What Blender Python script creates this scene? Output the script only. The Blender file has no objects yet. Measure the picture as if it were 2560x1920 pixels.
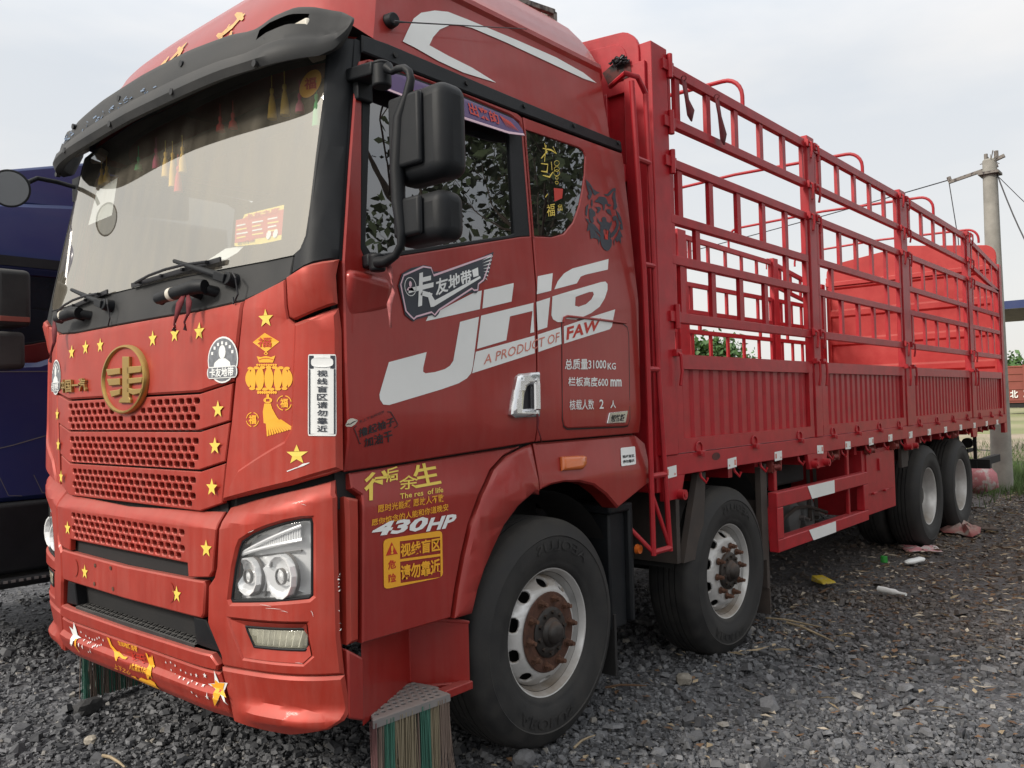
import bpy, bmesh, math, random
import numpy as np
from mathutils import Vector, Matrix
from mathutils.geometry import tessellate_polygon
random.seed(7); rng = np.random.default_rng(7)
SC = bpy.context.scene
COL = SC.collection
# ------------------------------------------------------------------ camera
CAMP = Vector((-1.705, -3.714, 1.618)); YAW, PIT, ROL, FPX = 40.704, 1.391, -1.488, 2103.7
_y, _p, _r = (math.radians(a) for a in (YAW, PIT, ROL))
FW = Vector((math.cos(_y)*math.cos(_p), math.sin(_y)*math.cos(_p), math.sin(_p)))
_r0 = Vector((math.sin(_y), -math.cos(_y), 0)); _u0 = _r0.cross(FW)
RT = _r0*math.cos(_r) + _u0*math.sin(_r); UP = _u0*math.cos(_r) - _r0*math.sin(_r)
cam = bpy.data.cameras.new('camera'); camo = bpy.data.objects.new('camera', cam); COL.objects.link(camo)
cam.sensor_width = 36; cam.lens = FPX/2560*36; cam.clip_end = 2000; cam.clip_start = .05
camo.matrix_world = Matrix(((RT.x, UP.x, -FW.x, CAMP.x), (RT.y, UP.y, -FW.y, CAMP.y), (RT.z, UP.z, -FW.z, CAMP.z), (0, 0, 0, 1)))
SC.camera = camo
# ------------------------------------------------------------------ sky and sun
SUN = Vector((-.80, .22, .56)).normalized()
w = bpy.data.worlds.new('World'); SC.world = w; w.use_nodes = True
nt = w.node_tree; nt.nodes.clear()
def N(t, ty, **k):
    n = t.nodes.new(ty)
    for a, b in k.items(): setattr(n, a, b)
    return n
out = N(nt, 'ShaderNodeOutputWorld'); bg = N(nt, 'ShaderNodeBackground'); bg2 = N(nt, 'ShaderNodeBackground'); mx = N(nt, 'ShaderNodeMixShader')
sky = N(nt, 'ShaderNodeTexSky'); sky.sky_type = 'NISHITA'; sky.sun_disc = False
sky.sun_elevation = math.asin(SUN.z); sky.sun_rotation = math.atan2(SUN.x, SUN.y); sky.dust_density = 3
bg.inputs[1].default_value = .12
nt.links.new(sky.outputs[0], bg.inputs[0])
tc = N(nt, 'ShaderNodeTexCoord'); mp = N(nt, 'ShaderNodeMapping'); mp.inputs['Scale'].default_value = (1.0, 1.6, 4.5); mp.inputs['Rotation'].default_value = (.15, .25, .5)
nz = N(nt, 'ShaderNodeTexNoise'); nz.inputs['Scale'].default_value = 1.9; nz.inputs['Detail'].default_value = 6; nz.inputs['Roughness'].default_value = .5
rp = N(nt, 'ShaderNodeValToRGB'); rp.color_ramp.elements[0].position = .36; rp.color_ramp.elements[0].color = (.78, .83, .89, 1)
rp.color_ramp.elements[1].position = .66; rp.color_ramp.elements[1].color = (1.0, .99, .98, 1)
nt.links.new(tc.outputs['Generated'], mp.inputs[0]); nt.links.new(mp.outputs[0], nz.inputs[0]); nt.links.new(nz.outputs[0], rp.inputs[0])
sep = N(nt, 'ShaderNodeSeparateXYZ'); nt.links.new(tc.outputs['Generated'], sep.inputs[0])
mr = N(nt, 'ShaderNodeMapRange'); mr.inputs[1].default_value = -.02; mr.inputs[2].default_value = .42; mr.inputs[3].default_value = 1; mr.inputs[4].default_value = 0
nt.links.new(sep.outputs[2], mr.inputs[0])
mc = N(nt, 'ShaderNodeMixRGB'); mc.inputs[2].default_value = (.93, .905, .86, 1); nt.links.new(mr.outputs[0], mc.inputs[0]); nt.links.new(rp.outputs[0], mc.inputs[1])
# warm hazy glow around the veiled sun
vm = N(nt, 'ShaderNodeVectorMath', operation='DOT_PRODUCT'); vm.inputs[1].default_value = SUN; nt.links.new(tc.outputs['Generated'], vm.inputs[0])
m2 = N(nt, 'ShaderNodeMapRange'); m2.inputs[1].default_value = .1; m2.inputs[2].default_value = 1; m2.inputs[3].default_value = 0; m2.inputs[4].default_value = .7
nt.links.new(vm.outputs['Value'], m2.inputs[0])
mc2 = N(nt, 'ShaderNodeMixRGB'); mc2.inputs[2].default_value = (1.12, 1.07, .97, 1); nt.links.new(m2.outputs[0], mc2.inputs[0]); nt.links.new(mc.outputs[0], mc2.inputs[1])
# an overcast sky grows brighter towards the zenith
mz = N(nt, 'ShaderNodeMapRange'); mz.inputs[1].default_value = .35; mz.inputs[2].default_value = 1; mz.inputs[3].default_value = 1.0; mz.inputs[4].default_value = 1.9; nt.links.new(sep.outputs[2], mz.inputs[0])
nt.links.new(mz.outputs[0], bg2.inputs[1]); nt.links.new(mc2.outputs[0], bg2.inputs[0])
mx.inputs[0].default_value = .88
nt.links.new(bg.outputs[0], mx.inputs[1]); nt.links.new(bg2.outputs[0], mx.inputs[2]); nt.links.new(mx.outputs[0], out.inputs[0])
sl = bpy.data.lights.new('sun', 'SUN'); sl.energy = 2.9; sl.angle = math.radians(12); sl.color = (1, .94, .85)
so = bpy.data.objects.new('sun', sl); COL.objects.link(so); so.rotation_euler = SUN.to_track_quat('Z', 'Y').to_euler()
SC.view_settings.view_transform = 'Standard'; SC.view_settings.look = 'None'; SC.view_settings.exposure = 0; SC.view_settings.gamma = 1
SC.cycles.max_bounces = 8; SC.cycles.transparent_max_bounces = 12; SC.cycles.caustics_reflective = False; SC.cycles.caustics_refractive = False
# ------------------------------------------------------------------ materials
def mat(name, col, rough=.5, metal=0, coat=0, var=0, vscale=6, dust=0, dcol=(.30, .25, .21), dscale=3, bump=0, bscale=60, streak=0, spec=.5, col2=None, c2t=.55, c2s=8):
    m = bpy.data.materials.new(name); m.use_nodes = True; t = m.node_tree; b = t.nodes['Principled BSDF']
    b.inputs['Base Color'].default_value = (*col, 1); b.inputs['Roughness'].default_value = rough; b.inputs['Metallic'].default_value = metal
    b.inputs['Coat Weight'].default_value = coat; b.inputs['Coat Roughness'].default_value = .08; b.inputs['Specular IOR Level'].default_value = spec
    co = N(t, 'ShaderNodeTexCoord'); src = co.outputs['Object']
    cur = None
    def noise(sc, det=5, vec=src):
        n = N(t, 'ShaderNodeTexNoise'); n.inputs['Scale'].default_value = sc; n.inputs['Detail'].default_value = det; n.inputs['Roughness'].default_value = .6
        t.links.new(vec, n.inputs['Vector']); return n.outputs[0]
    def rng_(v, a, b_, c, d):
        n = N(t, 'ShaderNodeMapRange'); t.links.new(v, n.inputs[0])
        for i, q in enumerate((a, b_, c, d)): n.inputs[i+1].default_value = q
        return n.outputs[0]
    def mix(f, a, bb):
        n = N(t, 'ShaderNodeMixRGB')
        for i, q in ((0, f), (1, a), (2, bb)):
            if isinstance(q, tuple): n.inputs[i].default_value = q if len(q) == 4 else (*q, 1)
            elif isinstance(q, (int, float)): n.inputs[i].default_value = q
            else: t.links.new(q, n.inputs[i])
        return n.outputs[0]
    if col2: cur = mix(rng_(noise(c2s), c2t-.06, c2t+.06, 0, 1), (*col, 1), (*col2, 1))
    if var:
        f = rng_(noise(vscale), .3, .7, 0, 1)
        a = tuple(max(0, c*(1-var)) for c in col); cc = tuple(min(1, c*(1+var)) for c in col)
        vv = mix(f, a, cc); cur = vv if cur is None else mix(.5, cur, vv)
    if dust:
        base = cur if cur is not None else (*col, 1)
        f = noise(dscale, 8)
        if streak:
            mpg = N(t, 'ShaderNodeMapping'); mpg.inputs['Scale'].default_value = (9, 9, .7); t.links.new(src, mpg.inputs[0])
            f2 = noise(3, 4, mpg.outputs[0]); mm = N(t, 'ShaderNodeMath', operation='MULTIPLY'); t.links.new(f, mm.inputs[0]); t.links.new(f2, mm.inputs[1]); f = mm.outputs[0]
            fac = rng_(f, .16, .42, 0, dust)
        else: fac = rng_(f, .38, .75, 0, dust)
        geo = N(t, 'ShaderNodeNewGeometry'); sp = N(t, 'ShaderNodeSeparateXYZ'); t.links.new(geo.outputs['Normal'], sp.inputs[0])
        upf = rng_(sp.outputs[2], .35, .95, 0, min(.75, dust*2))
        ad = N(t, 'ShaderNodeMath', operation='ADD', use_clamp=True); t.links.new(fac, ad.inputs[0]); t.links.new(upf, ad.inputs[1])
        cur = mix(ad.outputs[0], base, (*dcol, 1))
        t.links.new(rng_(ad.outputs[0], 0, .6, rough, min(1, rough+.45)), b.inputs['Roughness'])
        if metal: t.links.new(rng_(ad.outputs[0], 0, .6, metal, 0), b.inputs['Metallic'])
        if coat: t.links.new(rng_(ad.outputs[0], 0, .4, coat, coat*.2), b.inputs['Coat Weight'])
    if cur is not None: t.links.new(cur, b.inputs['Base Color'])
    if bump:
        bp = N(t, 'ShaderNodeBump'); bp.inputs['Strength'].default_value = bump; bp.inputs['Distance'].default_value = .01
        t.links.new(noise(bscale), bp.inputs['Height']); t.links.new(bp.outputs[0], b.inputs['Normal'])
    return m
M_ = {}
M_['paint'] = mat('cab_paint', (.40, .036, .021), .43, .3, .12, var=.10, dust=.13, dcol=(.36, .24, .20), streak=1, dscale=4)
M_['paintclean'] = mat('cab_paint_glossy', (.31, .017, .013), .38, .2, .35, var=.08, dust=.09, dcol=(.34, .22, .19), dscale=2.6, streak=1)
M_['bed'] = mat('bed_paint', (.38, .009, .017), .46, 0, .10, spec=.4, var=.16, vscale=9, dust=.06, dcol=(.30, .20, .18), streak=1, dscale=5, bump=.05, bscale=25)
M_['bedrust'] = mat('rusty_red_steel', (.20, .025, .02), .7, var=.4, vscale=30, col2=(.10, .045, .03), c2s=30)
M_['bedin'] = mat('bed_paint_inner', (.40, .012, .012), .55, 0, .0, var=.15, vscale=3, dust=.14, bump=.05, bscale=12)
M_['black'] = mat('black_plastic', (.008, .0095, .012), .5, 0, 0, spec=.25, var=.2, dust=.04, dcol=(.16, .15, .14), bump=.12, bscale=400, dscale=5)
M_['greyplastic'] = mat('weathered_plastic', (.026, .027, .028), .55, 0, 0, spec=.3, dust=.25, dcol=(.15, .145, .14), bump=.1, bscale=300, dscale=4)
M_['dark'] = mat('dark_underside', (.012, .012, .013), .8, 0, 0, dust=.2, dcol=(.06, .05, .045))
M_['rubber'] = mat('tyre_rubber', (.013, .013, .014), .66, 0, 0, dust=.33, dcol=(.075, .070, .064), dscale=11, bump=.06, bscale=90)
M_['rim'] = mat('silver_rim', (.62, .62, .62), .38, .5, 0, dust=.4, dcol=(.20, .16, .12), dscale=7, bump=.03)
M_['rust'] = mat('rusty_steel', (.10, .046, .028), .85, 0, 0, var=.5, vscale=40, bump=.3, bscale=120)
M_['rustdark'] = mat('rusty_plate', (.075, .032, .02), .85, 0, 0, var=.4, vscale=30, bump=.2, bscale=90)
M_['reflector'] = mat('vacuum_metal', (.93, .93, .93), .25, .30)
M_['hub'] = mat('greasy_hub', (.018, .017, .017), .4, .2, 0, var=.4, vscale=30, dust=.25, dcol=(.12, .08, .06))
M_['chrome'] = mat('chrome', (.75, .76, .78), .12, 1, 0, dust=.12, dcol=(.4, .38, .35))
M_['gold'] = mat('gold_plating', (.45, .29, .085), .30, .9, 0, dust=.25, dcol=(.22, .15, .06), dscale=12)
M_['white'] = mat('white_vinyl', (.80, .81, .80), .45, var=.03)
M_['yellow'] = mat('yellow_vinyl', (.80, .60, .10), .5)
M_['yellowf'] = mat('faded_yellow_print', (.62, .36, .14), .6, var=.25, vscale=12)
M_['orange'] = mat('orange_vinyl', (.85, .40, .025), .5)
M_['redv'] = mat('red_vinyl', (.5, .03, .015), .5)
M_['salmon'] = mat('faded_red_print', (.62, .22, .17), .6, var=.3, vscale=15)
M_['blackv'] = mat('black_vinyl', (.012, .012, .016), .5)
M_['slate'] = mat('slate_vinyl', (.03, .036, .05), .45)
M_['greyv'] = mat('grey_vinyl', (.17, .18, .20), .5, var=.3, vscale=60)
M_['pink'] = mat('pink_vinyl', (.75, .52, .60), .5)
M_['purple'] = mat('purple_visor', (.06, .018, .12), .3, dust=.05)
M_['blue'] = mat('navy_paint', (.013, .031, .13), .35, .1, .3, dust=.10, dcol=(.12, .12, .14))
M_['amber'] = mat('amber_lens', (.60, .13, .02), .2, 0, .6)
M_['concrete'] = mat('pole_concrete', (.30, .29, .26), .9, var=.2, vscale=5, bump=.2, bscale=80)
M_['wood'] = mat('weathered_steel', (.20, .18, .16), .7, 0, col2=(.05, .04, .04), c2s=20)
M_['cloth'] = mat('dusty_red_cloth', (.14, .02, .025), .9, var=.3, vscale=30)
M_['cloth2'] = mat('faded_pink_cloth', (.45, .14, .14), .9, var=.5, vscale=30)
M_['tank'] = mat('grey_tank_paint', (.13, .135, .14), .55, 0, dust=.2)
M_['mud'] = mat('mudguard_rubber', (.045, .036, .032), .8, dust=.4, dcol=(.12, .09, .075), dscale=6)
M_['interior'] = mat('cab_interior', (.035, .03, .032), .9)
M_['steel'] = mat('step_steel', (.26, .25, .25), .5, .6, dust=.3, dcol=(.22, .17, .15), dscale=15)
M_['far_red'] = mat('faded_red_wagon', (.24, .065, .05), .8, var=.15, vscale=.4)
M_['haloblue'] = mat('pale_blue_print', (.20, .27, .38), .6)
M_['scorch'] = mat('scorched_paint', (.10, .025, .022), .8, col2=(.02, .018, .018), c2s=14)
M_['bristle1'] = mat('dusty_brown_bristle', (.20, .15, .125), .8)
M_['bristle2'] = mat('green_bristle', (.05, .16, .12), .7)
M_['bristle3'] = mat('straw_bristle', (.26, .22, .15), .8)
M_['bristle4'] = mat('maroon_bristle', (.15, .07, .07), .8)
M_['tassel'] = mat('yellow_tassel', (.90, .55, .09), .8); M_['tasselr'] = mat('red_tassel', (.70, .04, .04), .8); M_['tasselg'] = mat('green_tassel', (.06, .42, .15), .8); M_['tasselm'] = mat('magenta_tassel', (.50, .03, .14), .8)
M_['bolt'] = mat('black_bolt', (.006, .006, .007), .4)
M_['cream'] = mat('cream_panel', (.62, .58, .50), .5)
def glassmat(name, tint, refl, trans, rough=0.0, dustc=None, dustf=0, wave=0):
    m = bpy.data.materials.new(name); m.use_nodes = True; t = m.node_tree; t.nodes.clear()
    o = N(t, 'ShaderNodeOutputMaterial'); g = N(t, 'ShaderNodeBsdfGlossy'); g.inputs['Roughness'].default_value = rough; g.inputs[0].default_value = (1, .965, .89, 1) if name.startswith('wind') else (1, 1, 1, 1)
    tr = N(t, 'ShaderNodeBsdfTransparent'); tr.inputs[0].default_value = (*trans, 1)
    fr = N(t, 'ShaderNodeLayerWeight'); fr.inputs[0].default_value = .25
    mpn = N(t, 'ShaderNodeMapRange'); mpn.inputs[3].default_value = refl; mpn.inputs[4].default_value = 1; t.links.new(fr.outputs['Fresnel'], mpn.inputs[0])
    gq = N(t, 'ShaderNodeNewGeometry'); inv = N(t, 'ShaderNodeMath', operation='SUBTRACT'); inv.inputs[0].default_value = 1; t.links.new(gq.outputs['Backfacing'], inv.inputs[1])   # the pane mirrors at its outer face only
    mq = N(t, 'ShaderNodeMath', operation='MULTIPLY'); t.links.new(mpn.outputs[0], mq.inputs[0]); t.links.new(inv.outputs[0], mq.inputs[1])
    a = N(t, 'ShaderNodeMixShader'); t.links.new(mq.outputs[0], a.inputs[0]); t.links.new(tr.outputs[0], a.inputs[1]); t.links.new(g.outputs[0], a.inputs[2]); last = a.outputs[0]
    co = N(t, 'ShaderNodeTexCoord')
    if wave:
        n = N(t, 'ShaderNodeTexNoise'); n.inputs['Scale'].default_value = 7; n.inputs['Detail'].default_value = 1; t.links.new(co.outputs['Object'], n.inputs[0])
        bp = N(t, 'ShaderNodeBump'); bp.inputs['Strength'].default_value = wave; bp.inputs['Distance'].default_value = .02; t.links.new(n.outputs[0], bp.inputs['Height']); t.links.new(bp.outputs[0], g.inputs['Normal'])
    if dustc:
        d = N(t, 'ShaderNodeBsdfDiffuse'); d.inputs[0].default_value = (*dustc, 1)
        mp = N(t, 'ShaderNodeMapping'); mp.inputs['Scale'].default_value = (5, 5, .6); t.links.new(co.outputs['Object'], mp.inputs[0])
        n = N(t, 'ShaderNodeTexNoise'); n.inputs['Scale'].default_value = 2.5; n.inputs['Detail'].default_value = 8; t.links.new(mp.outputs[0], n.inputs[0])
        r = N(t, 'ShaderNodeMapRange'); r.inputs[1].default_value = .3; r.inputs[2].default_value = .8; r.inputs[3].default_value = dustf*.45; r.inputs[4].default_value = dustf*1.5; t.links.new(n.outputs[0], r.inputs[0])
        c = N(t, 'ShaderNodeMixShader'); rq = N(t, 'ShaderNodeMath', operation='MULTIPLY'); t.links.new(r.outputs[0], rq.inputs[0]); t.links.new(inv.outputs[0], rq.inputs[1]); t.links.new(rq.outputs[0], c.inputs[0]); t.links.new(last, c.inputs[1]); t.links.new(d.outputs[0], c.inputs[2]); last = c.outputs[0]
    t.links.new(last, o.inputs[0]); return m
M_['wind'] = glassmat('windshield_glass', None, .43, (.90, .92, .90), dustc=(.50, .45, .36), dustf=.16)
M_['tint'] = glassmat('tinted_side_glass', None, .17, (.14, .15, .16), dustc=(.4, .4, .4), dustf=.02, wave=.012)
M_['lens'] = glassmat('headlamp_lens', None, .07, (.94, .95, .96), dustc=(.5, .5, .48), dustf=.05)
M_['foglens'] = glassmat('fog_lens', None, .08, (.95, .94, .86), dustc=(.62, .60, .46), dustf=.30)
M_['mirror'] = mat('mirror_glass', (.42, .44, .45), .03, 1)
# ------------------------------------------------------------------ object helpers
def setp(o, label=None, cat=None, group=None, kind=None):
    if label: o['label'] = label
    if cat: o['category'] = cat
    if group: o['group'] = group
    if kind: o['kind'] = kind
    return o
def empty(name, loc, label, cat, group=None):
    o = bpy.data.objects.new(name, None); COL.objects.link(o); o.location = loc; o.empty_display_size = .2
    return setp(o, label, cat, group)
def tess(loops):
    v = [[Vector((p[0], p[1], 0)) for p in l] for l in loops]
    return tessellate_polygon(v), [p for l in loops for p in l]
class G:
    def __init__(s): s.v = []; s.f = []; s.m = []
    def add(s, v, f, mi=0):
        n = len(s.v); s.v += [tuple(p) for p in v]; s.f += [tuple(i+n for i in q) for q in f]; s.m += [mi]*len(f); return s
    def box(s, x0, x1, y0, y1, z0, z1, mi=0):
        return s.add([(x, y, z) for x in (x0, x1) for y in (y0, y1) for z in (z0, z1)], [(0, 1, 3, 2), (4, 6, 7, 5), (0, 4, 5, 1), (2, 3, 7, 6), (0, 2, 6, 4), (1, 5, 7, 3)], mi)
    def hexa(s, c, mi=0):   # 8 corners: bottom 4 then top 4
        return s.add(c, [(3, 2, 1, 0), (4, 5, 6, 7), (0, 1, 5, 4), (1, 2, 6, 5), (2, 3, 7, 6), (3, 0, 4, 7)], mi)
    def beam(s, a, b, w_, h, mi=0, up=(0, 0, 1)):
        a, b = Vector(a), Vector(b); d = (b-a).normalized(); u = Vector(up); sx = d.cross(u)
        if sx.length < 1e-4: sx = d.cross(Vector((0, 1, 0)))
        sx.normalize(); u = sx.cross(d)
        return s.hexa([p+sx*i*w_/2+u*j*h/2 for p in (a, b) for i, j in ((-1, -1), (1, -1), (1, 1), (-1, 1))], mi)
    def tube(s, pts, r, n=8, mi=0, cap=True):
        pts = [Vector(p) for p in pts]; rs = r if isinstance(r, (list, tuple)) else [r]*len(pts); rings = []; ref = None
        for i, p in enumerate(pts):
            d = (pts[min(i+1, len(pts)-1)]-pts[max(i-1, 0)]).normalized()
            if ref is None: ref = d.orthogonal().normalized()
            ref = (ref-d*ref.dot(d)).normalized(); b = d.cross(ref)
            rings.append([p+(ref*math.cos(2*math.pi*k/n)+b*math.sin(2*math.pi*k/n))*rs[i] for k in range(n)])
        f = [(i*n+k, i*n+(k+1) % n, (i+1)*n+(k+1) % n, (i+1)*n+k) for i in range(len(pts)-1) for k in range(n)]
        if cap: f += [tuple(range(n))[::-1], tuple((len(pts)-1)*n+k for k in range(n))]
        return s.add([q for r_ in rings for q in r_], f, mi)
    def cyl(s, a, b, r0, r1=None, n=24, mi=0): return s.tube([a, b], [r0, r0 if r1 is None else r1], n, mi)
    def lathe(s, prof, o, ax, n=48, mi=0, closed=False):
        o, ax = Vector(o), Vector(ax).normalized(); e = ax.orthogonal().normalized(); g = ax.cross(e); k = len(prof)
        v = [o+ax*h+(e*math.cos(2*math.pi*i/n)+g*math.sin(2*math.pi*i/n))*r for i in range(n) for r, h in prof]
        f = [(i*k+j, ((i+1) % n)*k+j, ((i+1) % n)*k+j+1, i*k+j+1) for i in range(n) for j in range(k-1)]
        return s.add(v, f, mi)
    def prism(s, poly3, off, mi=0):
        poly3 = [Vector(p) for p in poly3]; off = Vector(off); n = len(poly3)
        nrm = Vector((0, 0, 0))
        for i in range(n): nrm += poly3[i].cross(poly3[(i+1) % n])
        q = nrm.to_track_quat('Z', 'Y').inverted(); tr, _ = tess([[(q@p)[:2] for p in poly3]])
        f = [tuple(t) for t in tr]+[tuple(i+n for i in t[::-1]) for t in tr]+[(i, (i+1) % n, (i+1) % n+n, i+n) for i in range(n)]
        return s.add(poly3+[p+off for p in poly3], f, mi)
    def build(s, name, mats, parent=None, smooth=35, bevel=0, seg=2):
        me = bpy.data.meshes.new(name); me.from_pydata(s.v, [], s.f)
        if not isinstance(mats, (list, tuple)): mats = [mats]
        for m in mats: me.materials.append(M_[m] if isinstance(m, str) else m)
        me.polygons.foreach_set('material_index', s.m)
        bm = bmesh.new(); bm.from_mesh(me); bmesh.ops.remove_doubles(bm, verts=bm.verts, dist=1e-5); bmesh.ops.recalc_face_normals(bm, faces=bm.faces); bm.to_mesh(me); bm.free()
        if smooth:
            me.polygons.foreach_set('use_smooth', [True]*len(me.polygons)); me.set_sharp_from_angle(angle=math.radians(smooth))
        o = bpy.data.objects.new(name, me); COL.objects.link(o)
        if parent: o.parent = parent
        if bevel:
            b = o.modifiers.new('bevel', 'BEVEL'); b.width = bevel; b.segments = seg; b.limit_method = 'ANGLE'; b.angle_limit = math.radians(40)
        return o
def link(o, parent=None):
    COL.objects.link(o)
    if parent: o.parent = parent
    return o
def copy_to(o, mtx, parent=None):
    c = o.copy(); COL.objects.link(c); c.parent = parent; c.matrix_basis = mtx; return c
# ------------------------------------------------------------------ reading the photograph: a pixel becomes a ray, a ray meets a real surface
CR = dict(A=(0, 0, 2.37), B=(0, 650, 2.37), C=(0, 1220, 2.37), D=(800, 0, 2.37), E=(800, 600, 2.37), G=(800, 1220, 2.37), H=(1460, 0, 1.929), I=(1560, 750, 2.212), M=(0, 0, .86406),
          L=(560, 740, 3.317), Z=(100, 800, 3.318), Q=(560, 1180, 3.318), T=(900, 1100, 4.147), N=(160, 1520, 4.809), O=(1440, 60, 2.766), P=(1300, 0, 6.912), W=(1560, 1050, 3.687), R=(2360, 560, 2.37), S=(2000, 1150, 3.95),
          J=(980, 620, 3.814), X=(1440, 440, 8.293), K=(860, 1020, 13.825), V=(220, 0, 3.352))
def ray(c, x, y):
    a, b, s = CR[c]; px, py = a+x/s, b+y/s
    return FW+RT*((px-1280)/FPX)-UP*((py-960)/FPX)
def on(ax, val, c, x, y):
    d = ray(c, x, y); return CAMP+d*((val-CAMP[ax])/d[ax])
def lerp(x, xs, ys):
    if x <= xs[0]: return ys[0]
    for i in range(len(xs)-1):
        if x <= xs[i+1]: return ys[i]+(ys[i+1]-ys[i])*(x-xs[i])/(xs[i+1]-xs[i])
    return ys[-1]
def Wz(z): return lerp(z, [0, 2.15, 2.95, 3.35, 3.6, 3.9], [1.25, 1.25, 1.17, 1.115, 1.05, .9])
def base(z): return lerp(z, [0, .3, .5, .66, .8, 1.22, 2.0, 2.95, 3.2], [.04, .04, .03, .015, 0, 0, .02, .20, .25])
def FS(y, z):
    t = min(1.15, abs(y)/Wz(z)); fac = lerp(z, [1.95, 2.1], [1, 0])
    return base(z)+fac*(.12*max(0, abs(y)-.62)+.13*t**10)+(1-fac)*(.08*t*t+.08*(max(0, t-.94)/.06)**2)
class Surf:
    def __init__(s, fn, sign): s.fn = fn; s.sg = sign
    def at(s, u, v, h=0):
        p = s.fn(u, v)
        if h:
            e = .004; n = (s.fn(u+e, v)-p).cross(s.fn(u, v+e)-p).normalized()*s.sg; p = p+n*h
        return p
SF = Surf(lambda y, z: Vector((FS(y, z), y, z)), -1)                          # nose and windscreen
def Wd(z): return Wz(z)+lerp(z, [1.38, 1.50, 1.56, 1.75, 2.0], [-.022, .004, .006, .003, 0])
SD = Surf(lambda x, z: Vector((x, -Wd(z), z)), 1)                              # door side
SL = Surf(lambda x, z: Vector((x, -lerp(z, [1.0, 1.26, 1.44], [1.25, 1.25, 1.215]), z)), 1)   # step panel and wing
def bump_h(y, z):
    zc = 1.178+max(0, abs(y)-.75)*.27
    return -.025+max(0, z-zc)*.8
SB = Surf(lambda y, z: Vector((FS(y, z)+bump_h(y, z), y, z)), -1)              # bumper
def plane(ax, val, sg=1):
    return Surf({0: lambda u, v: Vector((val, u, v)), 1: lambda u, v: Vector((u, val, v)), 2: lambda u, v: Vector((u, v, val))}[ax], sg)
for s_, ax_ in ((SF, 0), (SB, 0), (SD, 1), (SL, 1)): s_.ax = ax_
def hit(S, c, x, y):
    """uv on surface S under this pixel"""
    d = ray(c, x, y).normalized(); ax = S.ax; t0 = t = 1.5; ok = False
    def side(t):
        p = CAMP+d*t
        if ax == 0:
            return p.x-S.fn(p.y, p.z).x > 0 and abs(p.y) < Wz(p.z)
        return p.y-S.fn(p.x, p.z).y > 0
    while t < 9:
        if side(t): ok = True; break
        t0 = t; t += .03
    a, b = t0, t
    for _ in range(22):
        m = (a+b)/2
        if side(m): b = m
        else: a = m
    p = CAMP+d*b
    return (p.y, p.z) if ax == 0 else (p.x, p.z)
def hits(S, c, pts): return [hit(S, c, *p) for p in pts]
def resamp(l, step):
    o = []
    for i in range(len(l)):
        a, b = l[i], l[(i+1) % len(l)]; n = max(1, int(math.hypot(b[0]-a[0], b[1]-a[1])/step))
        o += [(a[0]+(b[0]-a[0])*k/n, a[1]+(b[1]-a[1])*k/n) for k in range(n)]
    return o
def area(l): return sum(l[i][0]*l[(i+1) % len(l)][1]-l[(i+1) % len(l)][0]*l[i][1] for i in range(len(l)))/2
def inset(l, d):
    """move the loop inwards by d (outwards for holes handled by sign of area)"""
    n = len(l); o = []; s = 1 if area(l) > 0 else -1
    for i in range(n):
        p0, p, p1 = l[i-1], l[i], l[(i+1) % n]
        def nr(a, b):
            dx, dy = b[0]-a[0], b[1]-a[1]; k = math.hypot(dx, dy) or 1; return (-dy/k*s, dx/k*s)
        n0, n1 = nr(p0, p), nr(p, p1); mx_, my = n0[0]+n1[0], n0[1]+n1[1]; k = max(.5, (mx_*mx_+my*my)/2)
        o.append((p[0]+mx_/k*d, p[1]+my/k*d))
    return o
def flatmesh(loops, g, S, h=0, mi=0, step=None):
    tr, pts = tess(loops)
    if step:
        bm = bmesh.new(); vs = [bm.verts.new((p[0], p[1], 0)) for p in pts]
        for t in tr:
            try: bm.faces.new([vs[i] for i in t])
            except ValueError: pass
        cut(bm, step)
        bm.verts.index_update()
        g.add([S.at(v.co.x, v.co.y, h) for v in bm.verts], [[v.index for v in f.verts] for f in bm.faces], mi); bm.free()
    else: g.add([S.at(p[0], p[1], h) for p in pts], [tuple(t) for t in tr], mi)
def cut(bm, step):
    for ax in (0, 1):
        co = [v.co[ax] for v in bm.verts]; a, b = min(co), max(co); st = step[ax]
        if not st: continue
        k = math.floor(a/st)+1
        while k*st < b:
            c = [0, 0, 0]; n = [0, 0, 0]; c[ax] = k*st+1e-5; n[ax] = 1
            bmesh.ops.bisect_plane(bm, geom=bm.verts[:]+bm.edges[:]+bm.faces[:], plane_co=c, plane_no=n, dist=1e-6); k += 1
def panel(name, mats, parent, S, loops, h=0, b=.006, thick=.03, step=(.06, .2), smooth=40, g=None, mi=0):
    """a moulded body panel: bevelled rim, real thickness, openings cut through, bent over surface S"""
    own = g is None; g = g or G(); bm = bmesh.new(); flat = []
    for k, l in enumerate(loops):
        l = list(l)
        if (area(l) > 0) != (k == 0): l = l[::-1]
        n = len(l); ins = inset(l, b if k == 0 else -b)
        A = [bm.verts.new((p[0], p[1], h)) for p in ins]; B = [bm.verts.new((p[0], p[1], h-b)) for p in l]; Cc = [bm.verts.new((p[0], p[1], h-thick)) for p in l]
        for i in range(n):
            j = (i+1) % n; bm.faces.new((A[i], B[i], B[j], A[j])); bm.faces.new((B[i], Cc[i], Cc[j], B[j]))
        flat.append((A, ins))
    tr, _ = tess([f[1] for f in flat]); vs = [v for f in flat for v in f[0]]
    for t in tr:
        try: bm.faces.new([vs[i] for i in t])
        except ValueError: pass
    cut(bm, step); bm.verts.index_update()
    g.add([S.at(v.co.x, v.co.y, v.co.z) for v in bm.verts], [[v.index for v in f.verts] for f in bm.faces], mi); bm.free()
    if own: return g.build(name, mats, parent, smooth)
def mir(l): return [(-p[0], p[1]) for p in l][::-1]
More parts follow.
